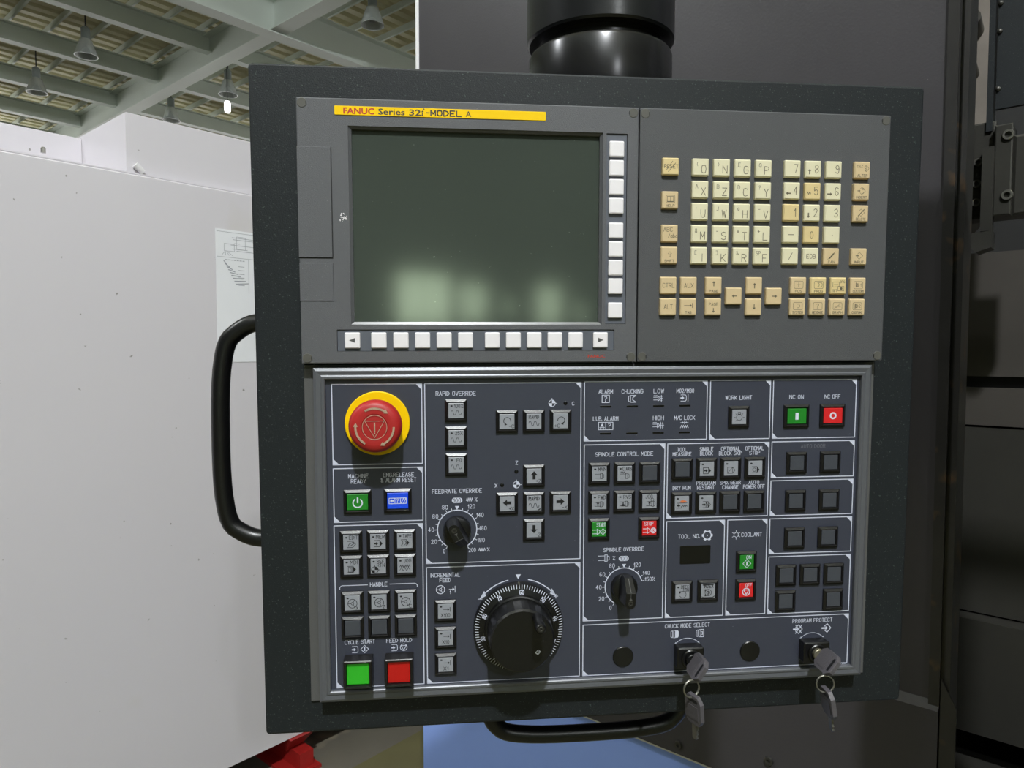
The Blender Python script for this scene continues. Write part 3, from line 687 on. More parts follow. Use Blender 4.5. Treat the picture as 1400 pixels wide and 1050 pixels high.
for s in ((24, -238, 100.4, -307.7), (24, -311, 100.4, -358.2), (23.7, -361.2, 100, -506.8), (103, -238, 240.6, -397.3), (103, -401, 240.6, -506.8), (243.6, -237.5, 356.2, -290.5),
          (243.8, -294, 317.7, -455.4), (359.2, -237.2, 415.7, -290.8), (418.5, -237.2, 498.3, -290.8), (320.3, -294.3, 415.8, -362.6), (320.4, -365.7, 375.1, -455.4), (378, -365.8, 415.8, -455.5),
          (418.5, -294, 498.3, -327.2), (418.5, -330.2, 498.3, -362.8), (418.5, -365.8, 498.3, -398.7), (418.5, -401.7, 498.3, -456), (243.8, -459.2, 498.5, -506.8)): border(*s)
def ptext(t, x, y, wd, h=3.5, m='ink_white', w=.47):
    k = Ink(w=w); k.z = ZI; k.text(t, x, y, wd, h); part('printed_label', k.mesh('printed_label', m), op)
for t in (('RAPID OVERRIDE', 129.9, -246.8, 34.5), ('FEEDRATE OVERRIDE', 130.4, -332.9, 43.4), ('C', 233.5, -256.7, 2.6, 3.2), ('Z', 183.2, -308.8, 2.6, 3.2), ('X', 164.8, -329.0, 2.6, 3.2),
          ('80', 119.7, -347.3, 4.8), ('120', 143.0, -347.0, 6), ('60', 111.2, -355.2, 4.8), ('140', 150.6, -354.9, 6), ('40', 107.4, -367.0, 4.8), ('160', 153.2, -366.8, 6), ('20', 109.9, -377.8, 4.8), ('180', 151.4, -377.5, 6), ('0', 118.7, -386.6, 2.1), ('200', 143.5, -386.3, 6),
          ('%', 271.8, -398.0, 3.4, 3.2), ('80', 270.1, -404.9, 4.8), ('120', 293.6, -404.8, 6), ('60', 261.2, -412.7, 4.8), ('140', 302.1, -412.6, 6), ('150%', 305.6, -418.6, 9.2), ('40', 258.0, -424.5, 4.8), ('20', 260.6, -435.3, 4.8), ('0', 269.1, -444.0, 2.1), ('SPINDLE OVERRIDE', 280.8, -390.2, 37.3),
          ('INCREMENTAL', 119.6, -408.2, 25.6, 3.4), ('FEED', 119.4, -412.8, 9.7, 3.4), ('ALARM', 262.9, -246.4, 12.6), ('CHUCKING', 287.1, -246.4, 19.4), ('LOW', 311.3, -246.3, 9.2), ('M02/M30', 335.8, -246.3, 15.9), ('LUB. ALARM', 263.0, -270.6, 22.6), ('HIGH', 311.3, -270.6, 9.7), ('M/C LOCK', 335.6, -270.7, 19.0),
          ('SPINDLE CONTROL MODE', 280.4, -302.8, 52.7), ('TOOL', 333.8, -299.7, 8.9, 3.3), ('MEASURE', 333.8, -303.9, 17.1, 3.3), ('SINGLE', 356.6, -299.6, 12.4, 3.3), ('BLOCK', 356.6, -303.6, 11.7, 3.3), ('OPTIONAL', 379.4, -299.6, 18.0, 3.3), ('BLOCK SKIP', 379.3, -303.8, 21.5, 3.3), ('OPTIONAL', 402.1, -299.6, 17.4, 3.3), ('STOP', 402.2, -303.9, 9.8, 3.3),
          ('DRY RUN', 334.0, -334.9, 16.4, 3.3), ('PROGRAM', 356.7, -330.9, 17.9, 3.3), ('RESTART', 356.6, -335.1, 15.9, 3.3), ('SPD. GEAR', 379.7, -330.9, 19.4, 3.3), ('CHANGE', 379.8, -335.2, 14.9, 3.3), ('AUTO', 402.2, -331.0, 9.8, 3.3), ('POWER OFF', 402.3, -335.1, 20.3, 3.3),
          ('WORK LIGHT', 385.9, -253.0, 24.8), ('NC ON', 440.8, -252.9, 13.3), ('NC OFF', 475.5, -252.9, 14.9), ('TOOL NO.', 341.5, -379.9, 20.0), ('COOLANT', 401.3, -380.0, 19.7), ('CHUCK MODE SELECT', 341.7, -463.7, 42.5), ('PROGRAM PROTECT', 462.9, -464.0, 39.0),
          ('MACHINE', 45.2, -317.9, 16.8), ('READY', 45.2, -322.5, 12.5), ('EMG.RELEASE', 79.7, -317.3, 26.2), ('& ALARM RESET', 79.7, -322.0, 30.3), ('HANDLE', 61.2, -414.5, 14.6), ('CYCLE START', 44.1, -465.8, 26.0), ('FEED HOLD', 78.4, -465.9, 22.1), ('2111', 494.2, -508.6, 6.6, 2.4, 'ink_white', .35)):
    ptext(*t)
ptext('AUTO DOOR', 458.2, -298.6, 23.4, 3.4, 'ink_faint', .32)
def symbol(x, y, fn, name='printed_symbol', w=.45):
    k = Ink(x, y, w); k.z = ZI; fn(k); return part(name, k.mesh(name, 'ink_white'), op)
def target(k):
    k.arc(0, 0, 2.9, w=.5); k.line([(0, 2.9), (0, 4.4)], .45); k.line([(2.9, 0), (4.4, 0)], .45)
    for a in (0, 180): k.fill([(0, 0)] + [(2.9 * math.sin(math.radians(a + t)), 2.9 * math.cos(math.radians(a + t))) for t in (90, 60, 30, 0)])
    for a in (0,): pass
def zig(k, n=4, wd=5.4, h=3.0, w=.5):
    k.line([(-wd / 2 + wd * j / (2 * n), (h / 2 if j % 2 else -h / 2) * (.5 if j in (0, 2 * n) else 1)) for j in range(2 * n + 1)], w)
def wheel(k, r=3.6, w=.5):
    k.arc(0, 0, r, w=w); k.arc(0, 0, r * .3, w=w * .8)
    for a in (-90, 30, 150): k.line([(r * .3 * math.sin(math.radians(a)), r * .3 * math.cos(math.radians(a))), (r * math.sin(math.radians(a)), r * math.cos(math.radians(a)))], w * .8)
symbol(214.6, -256.3, target); symbol(183.0, -328.5, target)
for x, y in ((141.4, -340.9), (152.2, -386.3)):
    symbol(x, y, lambda k: (zig(k, 4, 5.8, 3.2, .5), k.text('%', 5.6, 0, 3.2, 3.2, .45)))
def pill(x, y):
    o = symbol(x, y, lambda k: (k.fill([(a, b) for a, b in rrect(-4.6, -2.3, 4.6, 2.3, 2.25, 6)])), 'printed_pill')
    k = Ink(w=.45); k.z = .06; k.ox = 0; k.oy = 0
    k = Ink(x, y, .5); k.z = ZI + .05; k.text('100', 0, 0, 6.0, 3.3); part('pill_text', k.mesh('pill_text', 'face'), op)
pill(130.4, -341.3); pill(280.9, -398.6)
def dial(cx, cy, a0, a1, R=17.3):
    def f(k):
        k.arc(0, 0, R, a0, a1, .85, 60)
        a = a0
        while a <= a1 + .1:
            t = math.radians(a); L = 2.6 if int(round((a + 150) / 15)) % 2 == 0 or a == a1 else 2.1
            if abs(a) > 1: k.line([(R * math.sin(t), R * math.cos(t)), ((R + L) * math.sin(t), (R + L) * math.cos(t))], .55)
            a += 15
        k.fill([(0, R + .2), (1.9, R + 3.6), (-1.9, R + 3.6)])
    symbol(cx, cy, f, 'dial_scale')
dial(130.3, -367.3, -150, 150); dial(281.2, -424.6, -150, 75)
def chuckline(k):
    k.line([(-5.6, 2.1), (.8, 2.1)]); k.line([(-5.6, -2.1), (.8, -2.1)]); k.rect(.6, -3, 2.8, 3, .5); k.line([(2.8, 2), (4.6, 1.4), (4.6, -1.4), (2.8, -2)], .5)
symbol(262.8, -397.7, chuckline)
symbol(115.2, -421.3, lambda k: wheel(k, 3.7, .6)); symbol(125.2, -421.5, lambda k: (k.line([(2.9, -2.8), (2.9, 3.0)], .5), arrow(k, 0, .2, RT, 5, .5, 1.8), k.text('1', -1.4, -2.4, 1, 3, .45)))
def hwarcs(k):
    for s in (-1, 1):
        k.arc(0, 0, 42.5, 12 * s, 50 * s, .9, 10)
        t = math.radians(51 * s); u = math.radians(43 * s)
        k.fill([(42.9 * math.sin(math.radians(54.5 * s)), 42.9 * math.cos(math.radians(54.5 * s))), (44.6 * math.sin(u), 44.6 * math.cos(u)), (40.2 * math.sin(math.radians(46 * s)), 40.2 * math.cos(math.radians(46 * s)))][::s])
    k.fill([(0, 42.2), (2.4, 46.6), (-2.4, 46.6)]); k.line([(-36.0, 25.2), (-32.4, 25.2)], .6); k.line([(32.4, 25.2), (36.0, 25.2)], .6); k.line([(34.2, 23.4), (34.2, 27)], .6)
symbol(184.5, -456.5, hwarcs, 'handwheel_arrows')
def prog(k, x=0):     # arrow into a block
    k.line([(x - 2.8, 2.8), (x + 1.4, 2.8), (x + 2.2, 1.6), (x + 2.2, -1.6), (x + 1.4, -2.8), (x - 2.8, -2.8)], .5); arrow(k, x - 1.4, 0, RT, 3.6, 1.1, 1.8)
symbol(262.9, -252.9, lambda k: (k.rect(-3.3, -3.3, 3.3, 3.3, .55), k.text('?', 0, 0, 2.4, 4.6, .5)))
symbol(287.1, -253.1, lambda k: (k.line([(-3.4, 2), (-3.4, -2), (-1.6, -3), (-1.6, 3), (-3.4, 2)], .5), k.line([(-1.6, 3), (3.4, 3), (.4, 1), (.4, -1), (3.4, -3), (-1.6, -3)], .6)))
def gearicon(n): 
    def f(k):
        k.line([(-4.6, 1.2), (-.4, 1.2)]); k.line([(-4.6, -1.2), (-.4, -1.2)]); zigx = [(-4.6 + .5 * j, 2.4 + (.5 if j % 2 else -.3)) for j in range(8)]; k.line(zigx, .35)
        k.line([(-.4, 2), (1.2, 1.0), (1.2, -1), (-.4, -2), (-.4, 2)], .5)
        for j in range(n):
            x = 2.6 + 2.0 * j; k.line([(x, 3), (x, -3)], .5); k.line([(x - 1, .2), (x + 1, .2)], .5); k.fill([(x, .8), (x + .8, 1.8), (x - .8, 1.8)]); k.fill([(x, -.8), (x - .8, -1.8), (x + .8, -1.8)])
    return f
symbol(311.2, -253.1, gearicon(1)); symbol(310.8, -277.4, gearicon(2))
symbol(335.6, -252.8, lambda k: (prog(k, -1), k.line([(2.8, 3.2), (2.8, -3.2)], .55)))
symbol(263.1, -277.2, lambda k: (k.rect(-6.6, -3.3, 6.6, 3.3, .55), k.line([(0, 3.3), (0, -3.3)], .5), k.text('?', 3.3, 0, 2.4, 4.6, .5), k.fill([(-5, -.6), (-1.6, -.6), (-3.3, 2.4)]), k.line([(-5.6, -1.4), (-1, -1.4)], .5), k.line([(-4.8, -1.4), (-4.8, -3)], .4), k.line([(-2, -1.4), (-2, -3)], .4)))
symbol(335.5, -277.3, lambda k: (k.line([(-3.6, 2.2), (3.6, 2.2)], .4), k.fill([(-.3, 2.2), (-2, 3.1), (-2, 1.3)]), k.fill([(.3, 2.2), (2, 1.3), (2, 3.1)]), k.line([(0, 3.4), (0, 1)], .4), k.line([(-3.6 + .9 * j, -1.4 + (1.2 if j % 2 else -1.2)) for j in range(9)], .5)))
def gear6(k):
    k.arc(0, 0, 3.7, w=.9); k.disc(0, 0, .6)
    for j in range(6):
        a = 30 + 60 * j; k.arc(0, 0, 4.6, a - 15, a + 15, 1.1, 3)
symbol(358.9, -379.5, gear6)
def star6(k):
    for j in range(6):
        t = math.radians(60 * j); u = math.radians(60 * j + 30)
        k.line([(1.9 * math.sin(u - math.radians(60)), 1.9 * math.cos(u - math.radians(60))), (2.6 * math.sin(t), 2.6 * math.cos(t)), (1.9 * math.sin(u), 1.9 * math.cos(u))], .5); k.line([(2.8 * math.sin(t), 2.8 * math.cos(t)), (4.3 * math.sin(t), 4.3 * math.cos(t))], .45)
symbol(386.4, -379.8, star6)
def chk(inv):
    def f(k):
        k.line([(-3.4, 2.6), (-3.4, -2.6), (-1.8, -3.2), (-1.8, 3.2), (-3.4, 2.6)], .5); k.rect(-.8, -3.4, .8, 3.4, .5)
        if inv: k.fill([(1.0, -3.4), (3.2, -3.4), (4.0, -2.2), (4.0, 2.2), (3.2, 3.4), (1.0, 3.4)])
        else: k.line([(.8, 3.4), (3.8, 3.4), (3.8, -3.4), (.8, -3.4)], .7); k.rect(.8, -1.4, 2.6, 1.4, .5); k.line([(2.6, 1.4), (2.6, -1.4)], .9)
    return f
symbol(329.5, -471.5, chk(True)); symbol(353.6, -471.6, chk(False))
def kbow(k): k.arc(0, -9.6, 15.2, -45, 45, .5, 12); k.line([(-10.7, 1.2), (-11.6, 1.0)], .5); k.line([(-10.7, 1.2), (-11, 2.1)], .5); k.line([(10.7, 1.2), (11.6, 1.0)], .5); k.line([(10.7, 1.2), (11, 2.1)], .5)
symbol(341.7, -481.4, kbow); symbol(462.8, -481.6, kbow)
def prot(k): k.line([(-1.8, 1.6), (1.2, 4.2), (4.8, 0), (1.2, -4.2), (-1.8, -1.6)], .7); arrow(k, -1.2, 0, RT, 6.2, 1.5, 2.4)
symbol(476.4, -472.0, prot); symbol(448.2, -472.0, lambda k: (prot(k), k.line([(-1.8, -4), (4.4, 4)], .6), k.line([(-1.8, 4), (4.4, -4)], .6)))
def brk(k): k.line([(-33.6, -3.2), (-33.6, -1.8), (-32.6, -.5), (-31.5, 0), (-9.6, 0)], .55); k.line([(33.6, -3.2), (33.6, -1.8), (32.6, -.5), (31.5, 0), (9.6, 0)], .55)
symbol(61.2, -414.6, brk)
symbol(40.2, -472.6, lambda k: prog(k, 0)); symbol(48.2, -472.5, lambda k: (k.line([(0, 3.4), (3.4, 0), (0, -3.4), (-3.4, 0), (0, 3.4)], .5), k.line([(0, 1.5), (0, -1.5)], .9)))
symbol(74.6, -472.4, lambda k: prog(k, 0)); symbol(82.3, -472.4, lambda k: (k.arc(0, 0, 3.0, w=.5), k.line([(-2.3, 1.5), (2.3, 1.5), (0, -2.6), (-2.3, 1.5)], .5)))

# indicator lamps
q = MB(); q.slab(-5.2, -.85, 5.2, .85, -.5, .25, .2, .8); ledbar = q.mesh('indicator_bar', 'display_black')
for x in (262.9, 287.1, 311.3, 335.7):
    for y in (-259.7, -284.0): part('indicator_bar', ledbar, op, (x, y, ZF))
q = MB(); q.lathe([(1.75, -.5), (1.75, .15), (1.3, .4), (0, .45)], 20); leddot = q.mesh('indicator_dot', 'display_black', smooth=40)
for x, y in ((226.6, -256.3), (182.9, -316.7), (170.2, -328.6)): part('indicator_dot', leddot, op, (x, y, ZF))
q = MB(); q.slab(-14.4, -8.6, 14.4, 8.6, -.5, .3, .2, 1.0); part('tool_number_display', q.mesh('tool_number_display', 'display_black'), op, (347.8, -397.2, ZF), label='black blank tool number display')
q = MB(); q.lathe([(9.6, -.5), (9.6, .7), (9.0, 1.3), (0, 1.5)], 40); hp = q.mesh('hole_plug', 'black_plastic', smooth=30)
for x, y in ((281.1, -490.3), (402.2, -490.8)): part('hole_plug', hp, op, (x, y, ZF))

# push buttons
def bez_mesh(hw, hh, lw, lh, name):
    q = MB(); o = rrect(-hw, -hh, hw, hh, .5, 1); ow, oh = hw - 2.1, hh - 2.1
    i = rrect(-ow, -oh, ow, oh, .3, 1); j = rrect(-lw - .15, -lh - .15, lw + .15, lh + .15, .3, 1)
    q.loft([[(x, y, -.2) for x, y in o], [(x, y, 1.6) for x, y in o], [(x, y, 3.0) for x, y in i], [(x, y, 1.2) for x, y in j], [(x, y, .3) for x, y in j]], False, True)
    return q.mesh(name, 'bezel_black')
def cap_mesh(lw, lh, m):
    q = MB(); q.slab(-lw, -lh, lw, lh, .2, 2.3, .3); return q.mesh('button_cap', m)
BZ = bez_mesh(9.75, 9.95, 6.6, 6.7, 'push_button'); BZW = bez_mesh(12.0, 10.6, 9.0, 7.0, 'push_button')
CAPS = {m: cap_mesh(6.6, 6.7, m) for m in ('lens_grey', 'lens_blank', 'lens_green', 'lens_red')}
CAPW = {m: cap_mesh(9.0, 7.0, m) for m in ('lens_green', 'lens_red', 'lens_blue')}
def button(x, y, m, fn=None, label=None, ink='ink_black', wide=False, tilt=None):
    o = part('push_button', BZW if wide else BZ, op, (x, y, ZF), label=label)
    c = part('button_cap', (CAPW if wide else CAPS)[m], o, (0, 0, 0))
    if fn:
        k = Ink(w=.42); k.z = 2.34; fn(k); part('button_legend', k.mesh('button_legend', ink), o)
    return o
def led(k): k.disc(-3.9, 4.2, 1.05, .75, 12)
def lt(t, wd, x=1.6, y=4.2, h=3.2):
    return lambda k: (led(k), k.text(t, x, y, wd, h, .4))
def wave(k, y=-1.8, w=.4):
    pts = []
    for j in range(41):
        u = j / 40; s = math.sin(u * 4 * PI); pts.append((-4.6 + 9.2 * u, y + 1.7 * (1 if s > .6 else -1 if s < -.6 else s / .6)))
    k.line(pts, w)
def combo(*fs): return lambda k: [f(k) for f in fs]
def at(dx, dy, fn, sc_=1.0):
    def f(k):
        kk = Ink(w=k.w); kk.z = 0; fn(kk); i = len(k.m.v)
        k.m.v += [(k.ox + dx + x * sc_, k.oy + dy + y * sc_, k.z) for x, y, z in kk.m.v]; k.m.f += [tuple(i + a for a in g) for g in kk.m.f]
    return f
def house(k, fillr=True):   # block with pointed end
    k.line([(-3.2, 2.8), (1.6, 2.8)], .5); k.line([(-3.2, -2.8), (1.6, -2.8)], .5); k.line([(1.6, 2.8), (1.6, -2.8)], .4)
    if fillr: k.fill([(1.6, -2.8), (4.0, 0), (1.6, 2.8)])
    else: k.line([(1.6, 2.8), (4, 0), (1.6, -2.8)], .45)
def tgt2(k): k.arc(0, 0, 2.9, w=.5); k.line([(0, 2.9), (0, 4.4)], .4); k.line([(2.9, 0), (4.6, 0)], .4); [k.fill([(0, 0)] + [(2.9 * math.sin(math.radians(a + t)), 2.9 * math.cos(math.radians(a + t))) for t in (90, 60, 30, 0)]) for a in (0, 180)]
def stepicon(k): arrow(k, -.4, 0, RT, 5.4, .4, 1.6); k.line([(2.9, 2), (2.9, -2)], .5)
def spindle(k, d=None):
    k.line([(-4.4, 1.8), (1, 1.8)], .4); k.line([(-4.4, -1.8), (1, -1.8)], .4); k.line([(.6, 2.4), (.6, -2.4)], .4); k.line([(2.4, 2.4), (2.4, -2.4)], .4); k.line([(.6, 2.4), (2.4, 2.4), (3.8, 1.2), (3.8, -1.2), (2.4, -2.4), (.6, -2.4)], .4)
    if d: arrow(k, -1.4, .2 * d, UP if d > 0 else DN, 3.4, .9, 1.6); k.line([(-2.8, 1.8 * d), (-.2, 1.8 * d)], .9)
G = 'lens_grey'; N_ = 'lens_blank'; W_ = 'ink_white'
for y, t, wd in ((-261.7, '100%', 7.4), (-285.5, '25%', 6), (-309.3, 'F0', 4)): button(129.9, y, G, combo(lt(t, wd, 2.4), wave), 'grey rapid override button %s' % t)
def rotarrow(s): return lambda k: (k.arc(0, .6, 3.1, -120 * s, 150 * s, .6) if s > 0 else k.arc(0, .6, 3.1, -150, 120, .6), k.fill([(-3.2 * s * -.45, -3.0), (-.2 * -s, -1.2), (-.1 * s, -3.4)]))
button(174.4, -271.9, G, lambda k: (k.arc(.2, .6, 3.1, -150, 100, .6), k.fill([(-2.4, -.6), (.2, -2.6), (-2.0, -3.4)]), k.text('-C', 4, -4.2, 4.4, 3, .4)), 'grey C minus jog button')
button(198.2, -271.9, G, lambda k: (k.text('RAPID', 0, 4, 8.8, 3.2, .45), wave(k)), 'grey RAPID button in the C axis row')
button(222.1, -271.9, G, lambda k: (k.arc(.4, .6, 3.1, -100, 150, .6), k.fill([(2.8, -.6), (2.4, -3.4), (.2, -2.6)]), k.text('+C', -3.2, -4.2, 4.4, 3, .4)), 'grey C plus jog button')
def jog(a, t): return lambda k: (arrow(k, 0, .8, a, 7.4, 2.6, 3.6), k.text(t, 3.8, -4.4, 4.2, 3, .4))
button(198.4, -320.7, G, jog(UP, '+Z'), 'grey Z plus jog button'); button(174.4, -345, G, jog(LT, '+X'), 'grey X plus jog button')
button(198.4, -345, G, lambda k: (k.text('RAPID', 0, 4.2, 9.4, 3.4, .5), wave(k, -2, .45), k.line([(-5, 6), (-3, 4.4)], .8), k.line([(4, -6), (5.6, -5.2)], .9)), 'worn grey RAPID button amid the jog arrows')
button(222.2, -345, G, jog(RT, '-X'), 'grey X minus jog button'); button(198.4, -369.3, G, jog(DN, '-Z'), 'grey Z minus jog button')
def pencil2(k): k.line([(-3.2, 2.8), (1.4, 2.8), (4, 0), (1.4, -2.8), (-3.2, -2.8)], .5); k.line([(-2.4, -1.6), (-1.6, .2), (2, 2), (3, .8), (-.6, -1.4), (-2.4, -1.6)], .5)
for n, (t, wd, f) in enumerate((('EDIT', 7.4, pencil2), ('MEM', 7.4, lambda k: (house(k), arrow(k, -1.6, 0, RT, 3.6, 1.2, 1.8))), ('TAPE', 7.4, lambda k: (house(k), k.line([(-3, 2), (-1.6, 1), (-1.6, -1), (-3, -2)], .45), k.arc(-.8, 0, 1.9, 20, 160, .45))))):
    button(38.2 + 23.1 * n, -375.5, G, combo(lt(t, wd, 2.2), at(0, -1.8, f)), 'grey mode button ' + t)
for n, (t, f) in enumerate((('MDI', combo(lt('MDI', 6, 2.2), at(0, -2, lambda k: (house(k), k.rect(-2.6, -2.2, .8, 2, .4), k.line([(-1.6, 1), (-.2, 1), (-.2, -1.6)], .4))))), ('REF RTN', combo(led, at(2, 4.4, lambda k: k.text('REF', 0, 0, 6, 3, .4)), at(2.2, 1, lambda k: k.text('RTN', 0, 0, 6.4, 3, .4)), at(-3, -3.2, tgt2))), ('JOG', combo(lt('JOG', 6.2, 2.2), at(0, -.6, lambda k: zig(k, 6, 9, 2.4, .45)), at(0, -3.4, lambda k: zig(k, 3, 9, 3, .4)))))):
    button(38.2 + 23.1 * n, -397.5, G, f, 'grey mode button ' + t)
for n, t in enumerate('XZC'): button(38.4 + 23.05 * n, -429.5, G, combo(led, at(.2, -.6, lambda k: wheel(k, 3.9, .55)), at(4.2, -4.6, lambda k: k.text(t, 0, 0, 2.4, 3, .4))), 'grey handle button for axis ' + t)
for n in range(3): button(38.4 + 23.05 * n, -452.1, N_, None, 'blank dark button in the row above cycle start')
button(44.3, -340.2, 'lens_green', lambda k: (k.arc(.2, -.8, 3.9, 35, 325, 1.1), k.line([(.2, 3.8), (.2, -.4)], 1.3), k.disc(-3.2, 3.4, 0.01)), 'green machine ready button', W_, True)
button(78.8, -339.9, 'lens_blue', lambda k: (k.rect(-7.4, -2.4, 7.4, 2.4, .55), arrow(k, -5, 0, LT, 3.6, 1.2, 1.8), k.line([(-2.4, 2.4), (-2.4, -2.4)], .5), k.text('?', 0, 0, 2.4, 3.6, .5), k.line([(2.4, 2.4), (2.4, -2.4)], .5), k.line([(3, -2), (5, 2)], .6), k.line([(5, -2), (7, 2)], .6)), 'blue emergency release button', W_, True)
for y, t, wd in ((-440.3, 'X100', 7.8), (-464.8, 'X10', 6), (-489.1, 'X1', 4)): button(119.4, y, G, combo(led, at(1.2, 1.6, stepicon), at(0, -3.6, lambda k: k.text(t, 0, 0, wd, 3.2, .42))), 'grey incremental feed button ' + t)
button(257.3, -319.9, G, combo(lt('MAIN', 6.8, 2.4), at(.2, -2, spindle)), 'grey spindle mode button MAIN')
button(280.4, -319.9, G, combo(lt('C AXIS', 8, 2.2), at(.2, -2.4, spindle), at(-2, .8, lambda k: zig(k, 3, 4, 1.6, .4))), 'grey spindle mode button C AXIS')
button(303.5, -320, N_, None, 'blank dark button in the spindle section')
button(257.3, -345.5, G, combo(lt('FWD', 6.8, 2.4), at(.2, -2, lambda k: spindle(k, 1))), 'grey spindle FWD button'); button(280.4, -345.6, G, combo(lt('RVS', 6.6, 2.4), at(.2, -2, lambda k: spindle(k, -1))), 'grey spindle RVS button')
button(303.5, -345.8, G, combo(lambda k: k.text('JOG', -.4, 4.2, 6.4, 3.2, .42), at(1.4, -2.4, lambda k: spindle(k, 1)), at(2.6, 1.2, lambda k: k.arc(0, 0, 1.4, w=.4))), 'grey spindle JOG button')
def lineplug(k): k.line([(-6, 1.7), (-2, 1.7)], .5); k.line([(-6, -1.7), (-2, -1.7)], .5); k.line([(-2, 2.6), (.4, 1), (.4, -1), (-2, -2.6), (-2, 2.6)], .5)
button(257.4, -370.4, 'lens_green', combo(lambda k: k.text('START', 1.8, 4.2, 8, 3.2, .45), at(.2, -2.2, lineplug), at(3.6, -2.2, lambda k: (k.line([(0, 2.8), (2.6, 0), (0, -2.8), (-2.6, 0), (0, 2.8)], .45), k.line([(0, 1.2), (0, -1.2)], .8)))), 'green spindle START button', W_)
button(303.6, -370.6, 'lens_red', combo(lambda k: k.text('STOP', -.4, 4.2, 8, 3.2, .45), at(.2, -2.2, lineplug), at(3.8, -2.2, lambda k: (k.arc(0, 0, 2.2, w=.8), k.line([(-1.5, 1), (1.5, 1), (0, -1.6), (-1.5, 1)], .6)))), 'red spindle STOP button', W_)
OX = (333.7, 356.5, 379.2, 402.2)
def boxin(k): house(k); k.line([(-3.2, 2.8), (-3.2, -2.8)], .5)
button(OX[0], -317.4, N_, None, 'blank dark tool measure button')
button(OX[1], -317.4, G, combo(led, at(-.2, -1.6, lambda k: (boxin(k), arrow(k, -1, 0, RT, 3.8, 1, 1.8)))), 'grey single block button')
button(OX[2], -317.4, G, combo(led, at(-.2, -1.6, lambda k: (house(k, False), k.line([(-3.2, 2.8), (-3.2, -2.8), (1.6, 2.8)], .4)))), 'grey optional block skip button')
button(OX[3], -317.4, G, combo(led, at(0, -1.6, lambda k: (house(k), k.arc(-1, 0, 1.6, w=.45)))), 'grey optional stop button')
button(OX[0], -348.5, G, combo(led, at(-1.6, -2.2, lambda k: (k.line([(-3, 2.4), (6.4, 2.4)], .4), k.line([(-3, -2.2), (1, -2.2), (1, -.6)], .4), arrow(k, -1.4, .2, RT, 3.4, 1.6, 2), k.line([(1.6, -1), (2.4, .6), (3.2, -1), (4, .6), (4.8, -1), (5.6, .6), (6.4, -.8)], .5)))), 'grey dry run button with an orange smear')
k = Ink(); k.z = 2.42; k.fill([(-2.6, .9), (0, .5), (3.4, 1.0), (3.8, 1.7), (1.6, 2.6), (-.8, 2.8), (-2.2, 1.9)])
mat('orange_smear', (214, 118, 70), 0.6); part('paint_smear', k.mesh('paint_smear', 'orange_smear'), op, (OX[0] + .6, -348.5, ZF), label='orange paint smear')
button(OX[1], -348.5, G, combo(led, at(0, -1.8, lambda k: (house(k, False), arrow(k, -2.2, 0, RT, 3.4, 1.2, 2), k.text('N', 1, 0, 2.6, 4.4, .6)))), 'grey program restart button')
button(OX[2], -348.5, N_, None, 'blank dark spindle gear change button'); button(OX[3], -348.5, N_, None, 'blank dark auto power off button')
def bulbicon(k):
    k.arc(0, -.4, 2.7, w=.45); k.rect(-1.2, 2.6, 1.2, 4.2, .45)
    for a in (45, 90, 135, 180, 225, 270, 315): t = math.radians(a); k.line([(3.6 * math.sin(t), -.4 + 3.6 * math.cos(t)), (4.8 * math.sin(t), -.4 + 4.8 * math.cos(t))], .4)
button(385.8, -270.4, G, bulbicon, 'grey work light button')
button(440.6, -270.4, 'lens_green', lambda k: k.fill([(-1.5, -3.2), (1.5, -3.2), (1.5, 3.2), (-1.5, 3.2)]), 'green NC on button', W_, True)
button(475.3, -270.3, 'lens_red', lambda k: k.arc(0, 0, 2.5, w=1.5), 'red NC off button', W_, True)
for y in (-313.5, -349.0, -384.3):
    for x in (442.1, 474.7): button(x, y, N_, None, 'blank dark button')
for x, y in ((434.9, -419.3), (458.3, -419.3), (481.6, -419.4), (434.9, -443.7), (481.7, -443.8)): button(x, y, N_, None, 'blank dark button')
button(335.6, -430.9, G, combo(led, lambda k: (k.text('DIREC', 2.2, 4.6, 7, 2.8, .36), k.text('TION', 3, 1.6, 5.6, 2.8, .36)), at(.4, -2.6, lambda k: (k.arc(0, 0, 3, -60, 250, .45), k.fill([(-3.6, .4), (-1, 3.0), (-3.6, 3.2)])))), 'grey tool direction button')
button(360.0, -430.9, G, combo(lambda k: (k.text('INDEX', .4, 4.4, 8.6, 3, .5), k.line([(-5, 5.8), (4.6, 6.0)], 1.2), k.line([(-6, -5.4), (-4, -6.2), (4, -6.2), (6, -5)], .7)), at(0, -1.6, lambda k: (k.arc(0, 0, 3, w=.5), k.arc(0, 0, 1.5, w=.5), k.line([(0, 1), (0, -1)], .7), k.fill([(-3.4, 1), (-1.6, 3.2), (-3.4, 3.2)]), k.fill([(-3.4, -3.4), (-1.6, -3.2), (-3.2, -1.2)])))), 'worn grey tool index button')
button(396.3, -405.1, 'lens_green', lambda k: (k.text('ON', 1.8, 4.6, 4.6, 3, .42), k.line([(0, 2.6), (3.8, -1.4), (0, -5.4), (-3.8, -1.4), (0, 2.6)], .45), k.line([(0, .2), (0, -3)], 1.1)), 'green coolant ON button', W_)
button(396.3, -431.5, 'lens_red', lambda k: (k.text('OFF', 2.2, 4.6, 6, 3, .42), k.arc(0, -1.6, 3.4, w=.8), k.line([(-2.4, .2), (2.4, .2), (0, -4.2), (-2.4, .2)], .8)), 'red coolant OFF button', W_)

